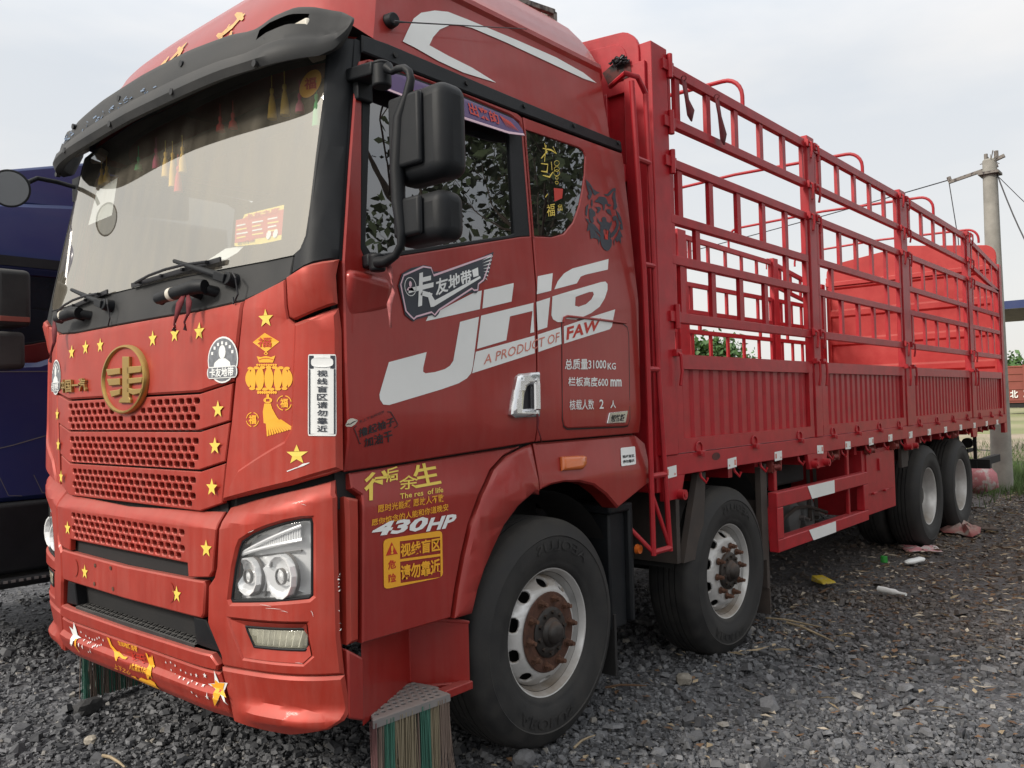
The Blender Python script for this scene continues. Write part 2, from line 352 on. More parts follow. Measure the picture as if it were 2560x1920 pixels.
def both(name, mats, parent, S, loops, **k):
    a = panel(name, mats, parent, S, loops, **k); b_ = panel(name, mats, parent, S, [mir(l) for l in loops], **k); return a, b_
_tc = {}
def textmesh(s, bold=0, shear=0):
    if (s, bold, shear) in _tc: return _tc[(s, bold, shear)]
    c = bpy.data.curves.new('lettering', 'FONT'); c.body = s; c.offset = bold; c.shear = shear; c.resolution_u = 2
    o = bpy.data.objects.new('lettering', c); COL.objects.link(o); bpy.context.view_layer.update()
    me = bpy.data.meshes.new_from_object(o.evaluated_get(bpy.context.evaluated_depsgraph_get()))
    v = [tuple(p.co[:2]) for p in me.vertices]; f = [tuple(p.vertices) for p in me.polygons]
    bpy.data.objects.remove(o); bpy.data.curves.remove(c); bpy.data.meshes.remove(me)
    x0, x1 = min(p[0] for p in v), max(p[0] for p in v); y0, y1 = min(p[1] for p in v), max(p[1] for p in v)
    r = ([((p[0]-x0)/(x1-x0), (p[1]-y0)/(y1-y0)) for p in v], f); _tc[(s, bold, shear)] = r; return r
def bil(q, a, b): return tuple((1-a)*(1-b)*q[0][i]+a*(1-b)*q[1][i]+a*b*q[2][i]+(1-a)*b*q[3][i] for i in (0, 1))
def text(g, S, s, quad, h=.003, mi=0, bold=0, depth=0, shear=0):
    """lettering inside a quad (bottom left, bottom right, top right, top left) given in surface uv"""
    v, f = textmesh(s, bold, shear); P = [bil(quad, *p) for p in v]
    g.add([S.at(*p, h) for p in P], f, mi)
    if depth:
        from collections import Counter
        ec = Counter(tuple(sorted((q[i], q[(i+1) % len(q)]))) for q in f for i in range(len(q))); n = len(P)
        g.add([S.at(*p, h) for p in P]+[S.at(*p, h-depth) for p in P], [(a, b, b+n, a+n) for (a, b), c in ec.items() if c == 1], mi)
def stroke(g, S, pts, wd, h=.003, mi=0, close=False):
    pts = list(pts); n = len(pts); L, Rr = [], []
    for i in range(n):
        a = pts[(i-1) % n] if (close or i) else pts[0]; b = pts[(i+1) % n] if (close or i < n-1) else pts[-1]
        dx, dy = b[0]-a[0], b[1]-a[1]; k = math.hypot(dx, dy) or 1; w2 = (wd[i] if isinstance(wd, (list, tuple)) else wd)/2
        L.append((pts[i][0]-dy/k*w2, pts[i][1]+dx/k*w2)); Rr.append((pts[i][0]+dy/k*w2, pts[i][1]-dx/k*w2))
    v = [S.at(*p, h) for p in L+Rr]; f = [(i, (i+1) % n, (i+1) % n+n, i+n) for i in range(n if close else n-1)]; g.add(v, f, mi)
def ell(cx, cy, rx, ry, n=28, a0=0, a1=2*math.pi): return [(cx+rx*math.cos(a0+(a1-a0)*i/n), cy+ry*math.sin(a0+(a1-a0)*i/n)) for i in range(n)]
def star(cx, cy, r, q=.42, rot=0): return [(cx+(r if i % 2 == 0 else r*q)*math.sin(rot+math.pi*i/5), cy+(r if i % 2 == 0 else r*q)*math.cos(rot+math.pi*i/5)) for i in range(10)]
# ================================================================== THE RED LORRY
truck = empty('cargo_truck', (0, 0, 0), 'red stake-sided cargo truck with gold round badge, parked nose left on the gravel', 'truck')
# ---- inner shell (dark, closes every gap) and roof
g = G()
g.add([SF.at(y*Wz(z)*.985, z, -.045) for z in np.arange(.45, 2.16, .1) for y in np.linspace(-1, 1, 21)], [(i*21+j, i*21+j+1, (i+1)*21+j+1, (i+1)*21+j) for i in range(17) for j in range(20)])
g.add([(x, sy*(Wz(z)-.04), z) for sy in (-1, 1) for x in (.20, 2.2) for z in (1.25, 2.17)], [(0, 1, 3, 2), (4, 6, 7, 5)])
g.add([(x, sy*(Wz(z)-.05), z) for sy in (-1, 1) for x in (1.36, 2.17) for z in (2.17, 3.0)], [(0, 1, 3, 2), (4, 6, 7, 5)])
g.box(2.17, 2.19, -1.12, 1.12, 1.0, 3.0); g.box(.25, 2.2, -1.2, 1.2, 1.24, 1.26)
g.build('inner_shell', 'dark', truck, smooth=0)
g = G(); g.box(.3, 1.2, -.95, .95, 2.05, 2.12); g.box(1.25, 1.4, -1.0, 1.0, 1.3, 2.95); g.box(.42, .60, -1.0, 1.0, 2.92, 3.0)
g.box(.75, 1.3, -.9, -.35, 1.9, 2.05); g.box(.75, 1.3, .35, .9, 1.9, 2.05); g.box(1.15, 1.3, -.9, -.35, 2.0, 2.62); g.box(1.15, 1.3, .35, .9, 2.0, 2.62)
g.build('cabin_interior', 'interior', truck, bevel=.03)
g = G(); g.lathe([(.22+.018*math.cos(t), .018*math.sin(t)) for t in np.linspace(0, 6.283, 9)], (.62, -.62, 2.17), (-.75, 0, .66), 32); g.beam((.62, -.84, 2.17), (.62, -.4, 2.17), .04, .02); g.cyl((.5, -.62, 2.06), (.62, -.62, 2.17), .03)
g.build('steering_wheel', 'black', truck)
# roof: one skin lofted through horizontal rings
def roofring(z, W, xf, crown, xb=2.235, n=26):
    pts = []
    for i in range(n+1):
        t = -1+2*i/n; y = t*W; pts.append((xf+crown*.8*abs(t)**4.5+.10*max(0, abs(t)-.9)/.10*abs(t), y, z))
    pts += [(xb-.10, W+.001, z), (xb, W-.06, z), (xb+.004, 0, z), (xb, -W+.06, z), (xb-.10, -W-.001, z)]
    return pts
prof = [(3.05, 1.162, .235, .16), (3.16, 1.148, .262, .16), (3.30, 1.125, .295, .16), (3.40, 1.112, .345, .16), (3.435, 1.108, .37, .16), (3.455, 1.120, .38, .16), (3.48, 1.116, .40, .16),
        (3.50, 1.09, .42, .15), (3.56, 1.06, .48, .14), (3.63, 1.02, .56, .13), (3.70, .97, .66, .13), (3.76, .90, .76, .13), (3.81, .81, .88, .15), (3.85, .66, 1.02, .14), (3.872, .48, 1.25, .1), (3.88, .25, 1.4, .05)]
g = G(); R_ = []
for z, W, xf, cr in prof:
    q = (z-3.44)/.44
    R_.append(roofring(z, W, xf, cr, 2.235-(.0 if q < 0 else .30*q**2.2)))
k = len(R_[0])
g.add([p for r in R_ for p in r], [(i*k+j, i*k+(j+1) % k, (i+1)*k+(j+1) % k, (i+1)*k+j) for i in range(len(R_)-1) for j in range(k)]+[tuple((len(R_)-1)*k+j for j in range(k))])
roof = g.build('roof', 'paintclean', truck, smooth=28)
# ---- nose: cowl, glass, pillars
cowl = [(0, 2.028), (-.60, 2.028), (-.85, 2.042), (-.98, 2.068), (-1.098, 2.106), (-1.104, 2.19), (0, 2.19)]
panel('windshield_cowl', 'greyplastic', truck, SF, [cowl+mir(cowl)[1:-1]], h=0, b=.004, step=(.06, .08))
gl = [(0, 2.187), (-.95, 2.185), (-1.10, 2.188), (-1.135, 2.208), (-1.153, 2.255), (-1.152, 2.36), (-1.128, 2.80), (-1.10, 3.04), (0, 3.06)]
ws = panel('windshield', 'wind', truck, SF, [gl+mir(gl)[1:-1]], h=.0, b=.001, thick=.006, step=(.04, .07), smooth=14)
frit = [(0, 2.205), (-.95, 2.203), (-1.02, 2.21), (-1.05, 2.235), (-1.065, 2.285), (-1.043, 2.75), (-1.02, 3.02), (0, 3.04)]
g = G(); L0 = gl+mir(gl)[1:-1]; L1 = frit+mir(frit)[1:-1]
panel('windshield_seal', 'black', ws, SF, [[(a*1.012, 2.6+(b-2.6)*1.01) for a, b in L0], L0], h=.004, b=.002, thick=.02, step=(.06, .15))
for sg in (-1, 1):
    ap = [(-1.107, 2.112), (-1.249, 2.165), (-1.249, 2.20), (-1.17, 2.95), (-1.158, 3.06), (-1.10, 3.06), (-1.131, 2.80), (-1.155, 2.36), (-1.156, 2.255), (-1.138, 2.206), (-1.107, 2.19)]
    panel('a_pillar', 'black', truck, SF, [ap if sg < 0 else mir(ap)], h=.004, b=.006, step=(.03, .1))
for sy in (-1, 1):   # side return of the pillar up to the door shut line
    g = G()
    for z0, z1 in zip(np.arange(2.16, 3.06, .1), np.arange(2.26, 3.16, .1)): g.add([(FS(Wz(z), z)-.003, sy*(Wz(z)+.003), z) for z in (z0, z1)]+[(lerp(z, [2.16, 2.9, 3.2], [.222, .36, .42])+.02, sy*(Wz(z)+.003), z) for z in (z1, z0)], [(0, 1, 2, 3)])
    g.build('pillar_return', 'black', truck)
# ---- hood
gapy = lambda z: lerp(z, [1.27, 1.43, 1.57, 1.73, 1.97, 2.04], [.757, .779, .805, .826, .862, .868])
hd = [(0, 1.699), (-.62, 1.699), (-.822, 1.734), (-.858, 1.966), (-.862, 2.036), (-.60, 2.020), (0, 2.020)]
hood = panel('hood_panel', 'paint', truck, SF, [hd+mir(hd)[1:-1]], h=.012, b=.008, step=(.05, .08), smooth=30)
# handles on the cowl, wipers
def handle(sg, y0, y1, z0, z1):
    g = G(); p = [SF.at(y, z, h) for y, z, h in ((y0, z0, .005), (y0, z0, .055), (y0+(y1-y0)*.15, z0+(z1-z0)*.15, .07), (y1, z1, .07), (y1+(y1-y0)*.02, z1, .045))]
    g.tube([p[1], p[2], p[3], p[4]], [.028, .030, .024, .02], 12); g.cyl(SF.at(y0, z0, -.01), p[2], .022); g.cyl(SF.at(y0-(y0-y1)*.35, z0+(z1-z0)*.35, -.01), SF.at(y0-(y0-y1)*.35, z0+(z1-z0)*.35, .07), .016)
    o = g.build('grab_handle', 'black', truck, bevel=.004)
    g = G(); ya = y0+(y1-y0)*.62; g.cyl(SF.at(ya, z0+(z1-z0)*.6, .07), SF.at(ya+(y1-y0)*.08, z0+(z1-z0)*.68, .07), .0275); g.build('tape_band', 'cream', o)
handle(-1, -.665, -.36, 2.095, 2.075); handle(1, .47, .71, 2.10, 2.085)
def wiper(piv, elbow, tip0, tip1):
    g = G(); P = SF.at(*piv, .03); Ecl = SF.at(*elbow, .045)
    g.cyl(SF.at(*piv, -.01), SF.at(*piv, .045), .03, .026); g.beam(P, P+(Ecl-P)*.18, .05, .035); g.tube([P+(Ecl-P)*.15, P+(Ecl-P)*.5, Ecl], [.018, .013, .009], 8)
    o = g.build('wiper_arm', 'black', truck, bevel=.003)
    g = G(); a, b = SF.at(*tip0, .018), SF.at(*tip1, .018); g.beam(a, b, .008, .02)
    for t in (.12, .38, .62, .88):
        q = a+(b-a)*t; g.beam(q, q+SF.at(*elbow, .035)-SF.at(*elbow, .02), .014, .012)
    a2, b2 = a+Vector((-.02, 0, 0)), b+Vector((-.02, 0, 0)); g.tube([a2+(b2-a2)*.1, a2+(b2-a2)*.3+Vector((-.012, 0, .01)), a2+(b2-a2)*.5+Vector((-.018, 0, .012)), a2+(b2-a2)*.7+Vector((-.012, 0, .01)), a2+(b2-a2)*.9], .006, 6)
    g.build('wiper_blade', 'blackv', o)
    g = G(); pts = [SF.at(piv[0]-.03, piv[1]+.02, .04), SF.at(piv[0]-.07, piv[1]-.01, .05), SF.at(piv[0]-.075, piv[1]-.07, .03), SF.at(piv[0]-.045, piv[1]-.10, .02), SF.at(piv[0]-.02, piv[1]-.07, .01)]; g.tube(pts, .0035, 6); g.build('washer_hose', 'blackv', o)
pv = hit(SF, 'B', 1395, 125); e1 = hit(SF, 'B', 1090, 25); wiper(pv, e1, hit(SF, 'B', 805, 158), hit(SF, 'B', 1330, 5))
pv = hit(SF, 'B', 665, 275); e1 = hit(SF, 'B', 480, 190); wiper(pv, e1, (.94, 2.150), hit(SF, 'B', 660, 193))
# ---- grille rows with real openings
def holes(y0, y1, rows, zs, n, skip=None, w_=.042, hh=.0225, off=0):
    L = []
    for r, z in enumerate(zs):
        nn = n if r % 2 == 0 else n-1
        for i in range(nn):
            y = (i-(nn-1)/2)*(y1-y0)/(n-1)
            if skip and skip(y, z): continue
            a, b = w_/2, hh/2; L.append([(y-a+.008, z-b), (y+a-.006, z-b), (y+a, z-b+.006), (y+a, z+b-.006), (y+a-.006, z+b), (y-a+.006, z+b), (y-a, z+b-.006), (y-a, z-b+.006)])
    return L
emb = lambda y, z: (y/.242)**2+((z-1.772)/.178)**2 < 1
rows = [(1.548, 1.690, 1.664, 1.566, .60), (1.393, 1.541, 1.505, 1.410, .587), (1.232, 1.385, 1.350, 1.256, .56)]
for ri, (z0, z1, ht, hb, hw) in enumerate(rows):
    zs = [ht+(hb-ht)*k/3 for k in range(4)]
    ya, yb = gapy(z0+.035)-.006, gapy(z1+.035)-.006
    ol = [(0, z0), (-.615, z0), (-ya, z0+.036), (-yb, z1+.036), (-.62, z1), (0, z1)]
    lp = [ol+mir(ol)[1:-1]]
    hl = holes(-hw, hw, 4, zs, 21, emb if ri == 0 else None)
    panel('grille_row', 'paint', truck, SF, lp+hl, h=.010-.004*ri, b=.0035, thick=.022, step=(.31, 0), smooth=30)
g = G(); flatmesh([[(-.75, 1.20), (.75, 1.20), (.75, 1.72), (-.75, 1.72)]], g, SF, -.028, step=(.1, .1))
for z in np.arange(1.21, 1.70, .0075): g.beam(SF.at(.70, z, -.024), SF.at(0, z, -.024), .004, .002); g.beam(SF.at(-.70, z, -.024), SF.at(0, z, -.024), .004, .002)
g.build('grille_mesh', 'dark', truck, smooth=0)
# ---- badge
g = G(); n = 48; ov = []
for i in range(n):
    a = 2*math.pi*i/n
    for q, h in ((1.0, .010), (1.0, .024), (.975, .034), (.93, .035), (.905, .028), (.895, .014)): ov.append(SF.at(.212*q*math.cos(a)+.0, 1.772+.153*q*math.sin(a), h))
g.add(ov, [(i*6+j, ((i+1) % n)*6+j, ((i+1) % n)*6+j+1, i*6+j+1) for i in range(n) for j in range(5)])
badge = g.build('badge', 'gold', truck)
g = G(); flatmesh([ell(0, 1.772, .192, .138, 40)], g, SF, .022, step=(.08, 0)); g.build('badge_field', 'paint', badge)
SFb = Surf(lambda y, z: SF.at(y, z, .036), -1); SFb.ax = 0
g = G()
for pl in ([(680, 305), (735, 305), (735, 640), (745, 660), (745, 690), (650, 690), (655, 660), (680, 640)], [(545, 410), (660, 400), (660, 450), (560, 465)], [(720, 390), (845, 380), (835, 435), (720, 450)], [(552, 490), (660, 485), (660, 540), (570, 548)],
           [(720, 485), (850, 475), (840, 520), (720, 535)], [(575, 590), (640, 580), (665, 570), (660, 620), (590, 642)], [(720, 560), (760, 575), (845, 570), (830, 610), (770, 625), (720, 600)]):
    panel('', None, None, SFb, [hits(SFb, 'Z', pl)], h=0, b=.0025, thick=.022, step=(.2, 0), g=g)
g.build('emblem', 'gold', badge, smooth=20)
g = G(); text(g, SF, '中国一汽', hits(SF, 'B', [(395, 790), (540, 778), (537, 700), (392, 710)]), h=.026, depth=.012, bold=.02); g.build('badge_lettering', 'gold', truck, smooth=20)
# ---- corner panels with the deflector block
cp = [(-.870, 2.040), (-1.084, 2.098), (-1.088, 1.955), (-1.110, 1.935), (-1.245, 1.985), (-1.249, 1.396), (-1.208, 1.378), (-1.098, 1.345), (-.763, 1.277), (-.786, 1.43), (-.812, 1.572), (-.834, 1.73), (-.866, 1.966)]
both('corner_panel', 'paint', truck, SF, [cp], h=.012, b=.006, step=(.03, .1), smooth=30)
up = [(-1.094, 2.102), (-1.094, 1.960), (-1.112, 1.948), (-1.245, 2.000), (-1.249, 2.160)]
both('corner_cap', 'paint', truck, SF, [up], h=.018, b=.008, step=(.025, .05), smooth=30)
dp = [(-1.112, 1.930), (-1.240, 1.976), (-1.243, 1.402), (-1.10, 1.352), (-.775, 1.284), (-.86, 1.398), (-1.075, 1.505), (-1.100, 1.55)]
both('deflector_block', 'paint', truck, SF, [dp], h=.024, b=.010, step=(.03, .1), smooth=30)
# ---- bumper
hol = holes(-.515, .515, 4, [1.143, 1.112, 1.080, 1.049], 19, w_=.040, hh=.0215)
uc = [(0, .958), (-.55, .975), (-.552, .968), (-.70, .985), (-.725, 1.02), (-.752, 1.176), (-.752, 1.26), (0, 1.26)]
uc = [(0, 1.026), (-.556, 1.026), (-.562, .972), (-.70, .985), (-.722, 1.01), (-.748, 1.170), (-.740, 1.235), (0, 1.215)]
panel('bumper_grille', 'paint', truck, SB, [uc+mir(uc)[1:-1]]+hol, h=0, b=.004, thick=.026, step=(.31, .035), smooth=25)
g = G(); flatmesh([[(-.74, .93), (.74, .93), (.74, 1.24), (-.74, 1.24)]], g, SB, -.035, step=(.1, .05)); g.build('bumper_backing', 'dark', truck)
bd = [(0, .815), (-.65, .822), (-.664, .84), (-.676, .950), (-.668, .966), (0, .955)]
band = panel('bumper_band', 'paint', truck, SB, [bd+mir(bd)[1:-1]], h=.0, b=.006, step=(.08, .1))
for y in (-.42, .50):
    g = G(); flatmesh([ell(y, .895, .034, .040, 24)], g, SB, .003); g.build('tow_cover', 'paint', band)
g = G()
for (y, z) in ((.28, .93), (.12, .935), (.10, .845), (.29, .845)): flatmesh([ell(y, z, .010, .010, 8)], g, SB, .003)
g.build('screw_hole', 'rust', band)
g = G(); flatmesh([[(-.78, .55), (.78, .55), (.78, .97), (-.78, .97)]], g, SB, -.16, step=(.1, .1)); g.build('bumper_cavity', 'blackv', truck)
co = [(-.56, .812), (-.648, .812), (-.715, .70), (-.72, .69), (-.56, .70)]
both('step_recess', 'black', truck, SB, [co], h=-.02, b=.004, thick=.12)
g = G(); sp = [SB.at(y, .700, -.012) for y in np.linspace(-.56, .56, 15)]; sq = [p+Vector((.15, 0, .012)) for p in sp]
g.add(sp+sq, [(i, i+1, i+16, i+15) for i in range(14)]); g.add([p+Vector((0, 0, -.03)) for p in sp], []); n = len(g.v)
g.add([p for p in sp]+[p+Vector((0, 0, -.03)) for p in sp], [(i, i+1, i+16, i+15) for i in range(14)])
for i in range(46):
    for j in range(5):
        y = -.54+i*.024; p = SB.at(y, .70, -.012)+Vector((.018+j*.028, 0, .003+j*.0022)); s_ = 1 if (i+j) % 2 else -1; g.beam(p+Vector((-.01, -.009, 0)), p+Vector((.01, .009*s_, 0)), .004, .006)
g.build('front_step', 'greyplastic', truck, smooth=0)
lip = [(0, .628), (-.725, .632), (-.736, .655), (-.70, .690), (0, .684)]
panel('bumper_lip', 'paint', truck, SB, [lip+mir(lip)[1:-1]], h=.012, b=.006, step=(.08, .1))
ap = [(0, .445), (-.775, .442), (-.735, .622), (0, .622)]
SA = Surf(lambda y, z: SB.fn(y, z)+Vector((lerp(z, [.42, .48, .535, .56, .63], [.05, .0, -.018, .004, 0]), 0, 0)), -1); SA.ax = 0
panel('bumper_apron', 'paint', truck, SA, [ap+mir(ap)[1:-1]], h=.006, b=.006, step=(.08, .008), smooth=30)
hl = hits(SB, 'Q', [(130, 575), (230, 510), (350, 460), (500, 415), (640, 388), (725, 385), (735, 430), (735, 1030), (700, 1060), (400, 1085), (50, 1090), (38, 1060), (70, 800), (105, 640)])
fg = hits(SB, 'Q', [(150, 1280), (690, 1300), (715, 1325), (700, 1480), (660, 1500), (420, 1490), (225, 1470)])
bl = [(-.758, 1.166), (-.90, 1.208), (-1.05, 1.252), (-1.2, 1.288), (-1.212, 1.335), (-1.20, 1.372), (-1.245, 1.300), (-1.249, .665), (-.741, .650), (-.722, .69), (-.668, .81), (-.684, .95), (-.712, .975), (-.735, 1.02)]
bl = [(-.757, 1.172), (-.752, 1.255), (-.9, 1.292), (-1.15, 1.345), (-1.215, 1.365), (-1.247, 1.300), (-1.249, .662), (-.745, .648), (-.741, .69), (-.682, .81), (-.690, .95), (-.725, .985), (-.742, 1.03)]
for sg in (-1, 1):
    f = (lambda l: l) if sg < 0 else mir
    fo_ = f([(-.812, .838), (-1.158, .850), (-1.166, .735), (-1.135, .706), (-.872, .700)])
    blk = panel('headlamp_housing', 'paint', truck, SB, [f(bl), f(hl), fo_], h=.0, b=.010, thick=.05, step=(.03, .04), smooth=25)
    hc = (sum(p[0] for p in hl)/len(hl), sum(p[1] for p in hl)/len(hl)); fc = (sum(p[0] for p in fg)/len(fg), sum(p[1] for p in fg)/len(fg))
    for L0, c0, nm, dep in ((hl, hc, 'headlight', .055), (fg, fc, 'fog_lamp', .045)):
        L = f(L0); Li = inset(L, .009 if (area(L) > 0) else .009)
        seal = panel(nm, 'black', truck, SB, [L, Li], h=-.010, b=.003, thick=dep, step=(.04, .04))
        panel('lens', 'lens' if nm == 'headlight' else 'foglens', seal, SB, [Li], h=-.014, b=.002, thick=.005, step=(.04, .04), smooth=60)
        g = G(); flatmesh([Li], g, SB, -dep, step=(.05, .05)); bk = g.build('reflector_tray', 'reflector', seal)
        if nm == 'headlight':
            s_ = 1 if sg < 0 else -1
            g = G()
            for (py, pz, r) in ((-1.060, 1.010, .074), (-.895, 1.000, .064)):
                o_ = SB.at(py*s_, pz, -.054); ax = Vector((-1, .0, .02))
                g.lathe([(.012, .0), (r*.45, .003), (r*.8, .014), (r, .036), (r*1.10, .037), (r*1.12, .01)], o_, ax, 14)
                g.lathe([(.0001, .03), (.014, .026), (.018, .012), (.018, 0)], o_, ax, 16)
            g.hexa([SB.at(a*s_, b, h) for a, b, h in ((-.83, .925, -.066), (-1.13, .945, -.066), (-1.13, .96, -.03), (-.83, .94, -.03), (-.97, 1.06, -.066), (-.99, 1.06, -.066), (-.99, 1.04, -.035), (-.97, 1.04, -.035))])
            g.build('reflector_bowl', 'reflector', seal, smooth=10)
            g = G()
            for (py, pz, r) in ((-1.060, 1.010, .074), (-.895, 1.000, .064)):
                o_ = SB.at(py*s_, pz, -.052); g.lathe([(r*1.13, .0), (r*1.13, .012), (r*1.17, .012), (r*1.17, .0)], o_, Vector((-1, 0, .02)), 28); g.lathe([(r*.42, .018), (r*.42, .030), (r*.36, .030)], o_, Vector((-1, 0, .02)), 16)
            g.beam(SB.at(-.82*s_, 1.058, -.045), SB.at(-1.13*s_, 1.105, -.045), .010, .006); g.beam(SB.at(-.96*s_, .93, -.045), SB.at(-1.0*s_, 1.06, -.045), .012, .006)
            g.build('bezel', 'tank', seal)
            g = G()
            for q in (0, 1):
                pa = [SB.at((-.84-.30*t)*s_, 1.072+.075*t**.8+q*.052*t+.0, -.028) for t in np.linspace(0, 1, 9)]; g.tube(pa, .007, 8)
            for t in np.linspace(.12, .97, 26):
                a = SB.at((-.84-.30*t)*s_, 1.076+.075*t**.8, -.035); b_ = SB.at((-.84-.30*t)*s_, 1.068+.075*t**.8+.052*t, -.035); g.beam(a, b_, .006, .008)
            g.build('light_bar', 'reflector', seal)
        else:
            g = G(); s_ = 1 if sg < 0 else -1
            for k in range(9):
                yy = (-.90-.027*k)*s_; g.beam(SB.at(yy, .748, -.038), SB.at(yy-.03*s_, .822, -.025), .02, .004)
            g.build('reflector_fin', 'reflector', seal)
    lc = [(-.741, .644), (-1.249, .658), (-1.249, .50), (-1.20, .462), (-1.05, .425), (-.92, .42), (-.785, .440)]
    SC2 = Surf(lambda y, z: SB.fn(y, z)+Vector((lerp(z, [.42, .46, .485, .505, .53, .66], [.035, .0, -.022, -.018, .012, 0])*min(1, max(0, (abs(y)-.80)/.12)), 0, 0)), -1)
    panel('bumper_corner', 'paint', truck, SC2, [f(lc)], h=.004, b=.010, thick=.05, step=(.03, .02), smooth=35)
    # recess funnel round the fog lamp
    g = G(); a_ = resamp(fo_, .03); F0 = f(fg); cxy = (sum(p[0] for p in F0)/len(F0), sum(p[1] for p in F0)/len(F0)); fi_ = resamp(F0, .004)
    def near(p):
        an_ = math.atan2(p[1]-cxy[1], (p[0]-cxy[0])*.35); return min(fi_, key=lambda q: abs(math.remainder(math.atan2(q[1]-cxy[1], (q[0]-cxy[0])*.35)-an_, 2*math.pi)))
    m_ = len(a_); g.add([SB.at(*p, -.004) for p in a_]+[SB.at(*near(p), -.016) for p in a_], [(i, (i+1) % m_, (i+1) % m_+m_, i+m_) for i in range(m_)]); g.build('fog_lamp_recess', 'paint', blk, smooth=30)
# ---- sun visor across the top of the screen
xv = lambda y: .02+.03*(y/1.2)**2+.30*min(1.0, abs(y)/1.28)**7
def vis_sec(y):
    a = abs(y); x = xv(y); zb = lerp(a, [0, .9, 1.05, 1.16, 1.20, 1.225, 1.236, 1.242], [2.930, 2.915, 2.925, 2.938, 2.965, 3.01, 3.04, 3.066]); zt = lerp(a, [0, .4, .72, .84, .89, .94, 1.04, 1.10, 1.19, 1.22, 1.235, 1.242], [3.162, 3.154, 3.128, 3.108, 3.116, 3.138, 3.158, 3.152, 3.126, 3.106, 3.09, 3.074])
    h = zt-zb; zm = zb+h*.42; q = min(1, h/.2)
    return [(x+.05*q, y, zb+.018*q), (x+.005, y, zb), (x-.008*q, y, zb+.03*q), (x+.010*q, y, zm-.012*q), (x+.026*q, y, zm), (x+.030*q, y, zm+.02*q), (x+.040*q, y, zt-.078*q), (x+.056*q, y, zt-.034*q), (x+.066*q, y, zt-.012*q), (x+.080*q, y, zt), (x+.12*q, y, zt-.004*q), (x+.11*q, y, zt-.05*q), (x+.08*q, y, zm)]
g = G(); _h = list(np.linspace(0, 1.0, 22))+list(np.linspace(1.03, 1.16, 8))+[1.175, 1.186, 1.195, 1.204, 1.212, 1.221, 1.229, 1.235, 1.239, 1.242]; ys = [-a for a in _h[:0:-1]]+_h; NS = len(ys)-1; secs = [vis_sec(y) for y in ys]; k = len(secs[0])
def hole_at(y, j): return .90 < abs(y) < 1.105 and j in (6,)
f = []
for i in range(NS):
    for j in range(k):
        if hole_at((ys[i]+ys[i+1])/2, j): continue
        f.append((i*k+j, (i+1)*k+j, (i+1)*k+(j+1) % k, i*k+(j+1) % k))
g.add([p for s_ in secs for p in s_], f+[tuple(range(k)), tuple(NS*k+j for j in range(k))[::-1]])
visor = g.build('sun_visor', 'greyplastic', truck, smooth=40)
g = G(); yy = np.linspace(-1.16, 1.16, 40); g.add([(xv(y)+.10, y, 3.12) for y in yy]+[(.34+.16*abs(y)**4, y, 3.06) for y in yy], [(i, i+1, i+41, i+40) for i in range(39)]); g.build('visor_sky_blocker', 'dark', visor)  # added dark strip, no real part: blocks sky light behind the open visor
for sg in (-1, 1):
    g = G(); g.box(.19, .26, .95 if sg > 0 else -1.11, 1.11 if sg > 0 else -.95, 3.045, 3.10); g.build('roof_lamp', 'cream', visor, bevel=.01)
for y in (-.945, -.41, .16, .70, 1.1):
    for zq in (2.952, 3.082):
        if abs(y) > .9: zq = zq-.02 if zq < 3 else 3.028
        s_ = vis_sec(y); x = s_[2][0] if zq < 3 else s_[6][0]-.004
        g = G(); g.cyl((x+.02, y, zq), (x-.002, y, zq), .014, n=12); g.build('bolt', 'bolt', visor)
g = G()
for k_ in range(46):     # scraps of an old pale blue sticker
    y = random.choice([random.uniform(-.25, .25), random.uniform(.2, .55), random.uniform(.68, .80)]); x = vis_sec(y)[5][0]-.004; z = random.uniform(3.02, 3.05)
    g.beam((x-.003, y, z), (x-.003+.004, y+random.uniform(-.03, .03), z+random.uniform(-.008, .012)), .002, random.uniform(.002, .007))
setp(g.build('sticker_residue', 'haloblue', visor, smooth=0), kind='stuff')
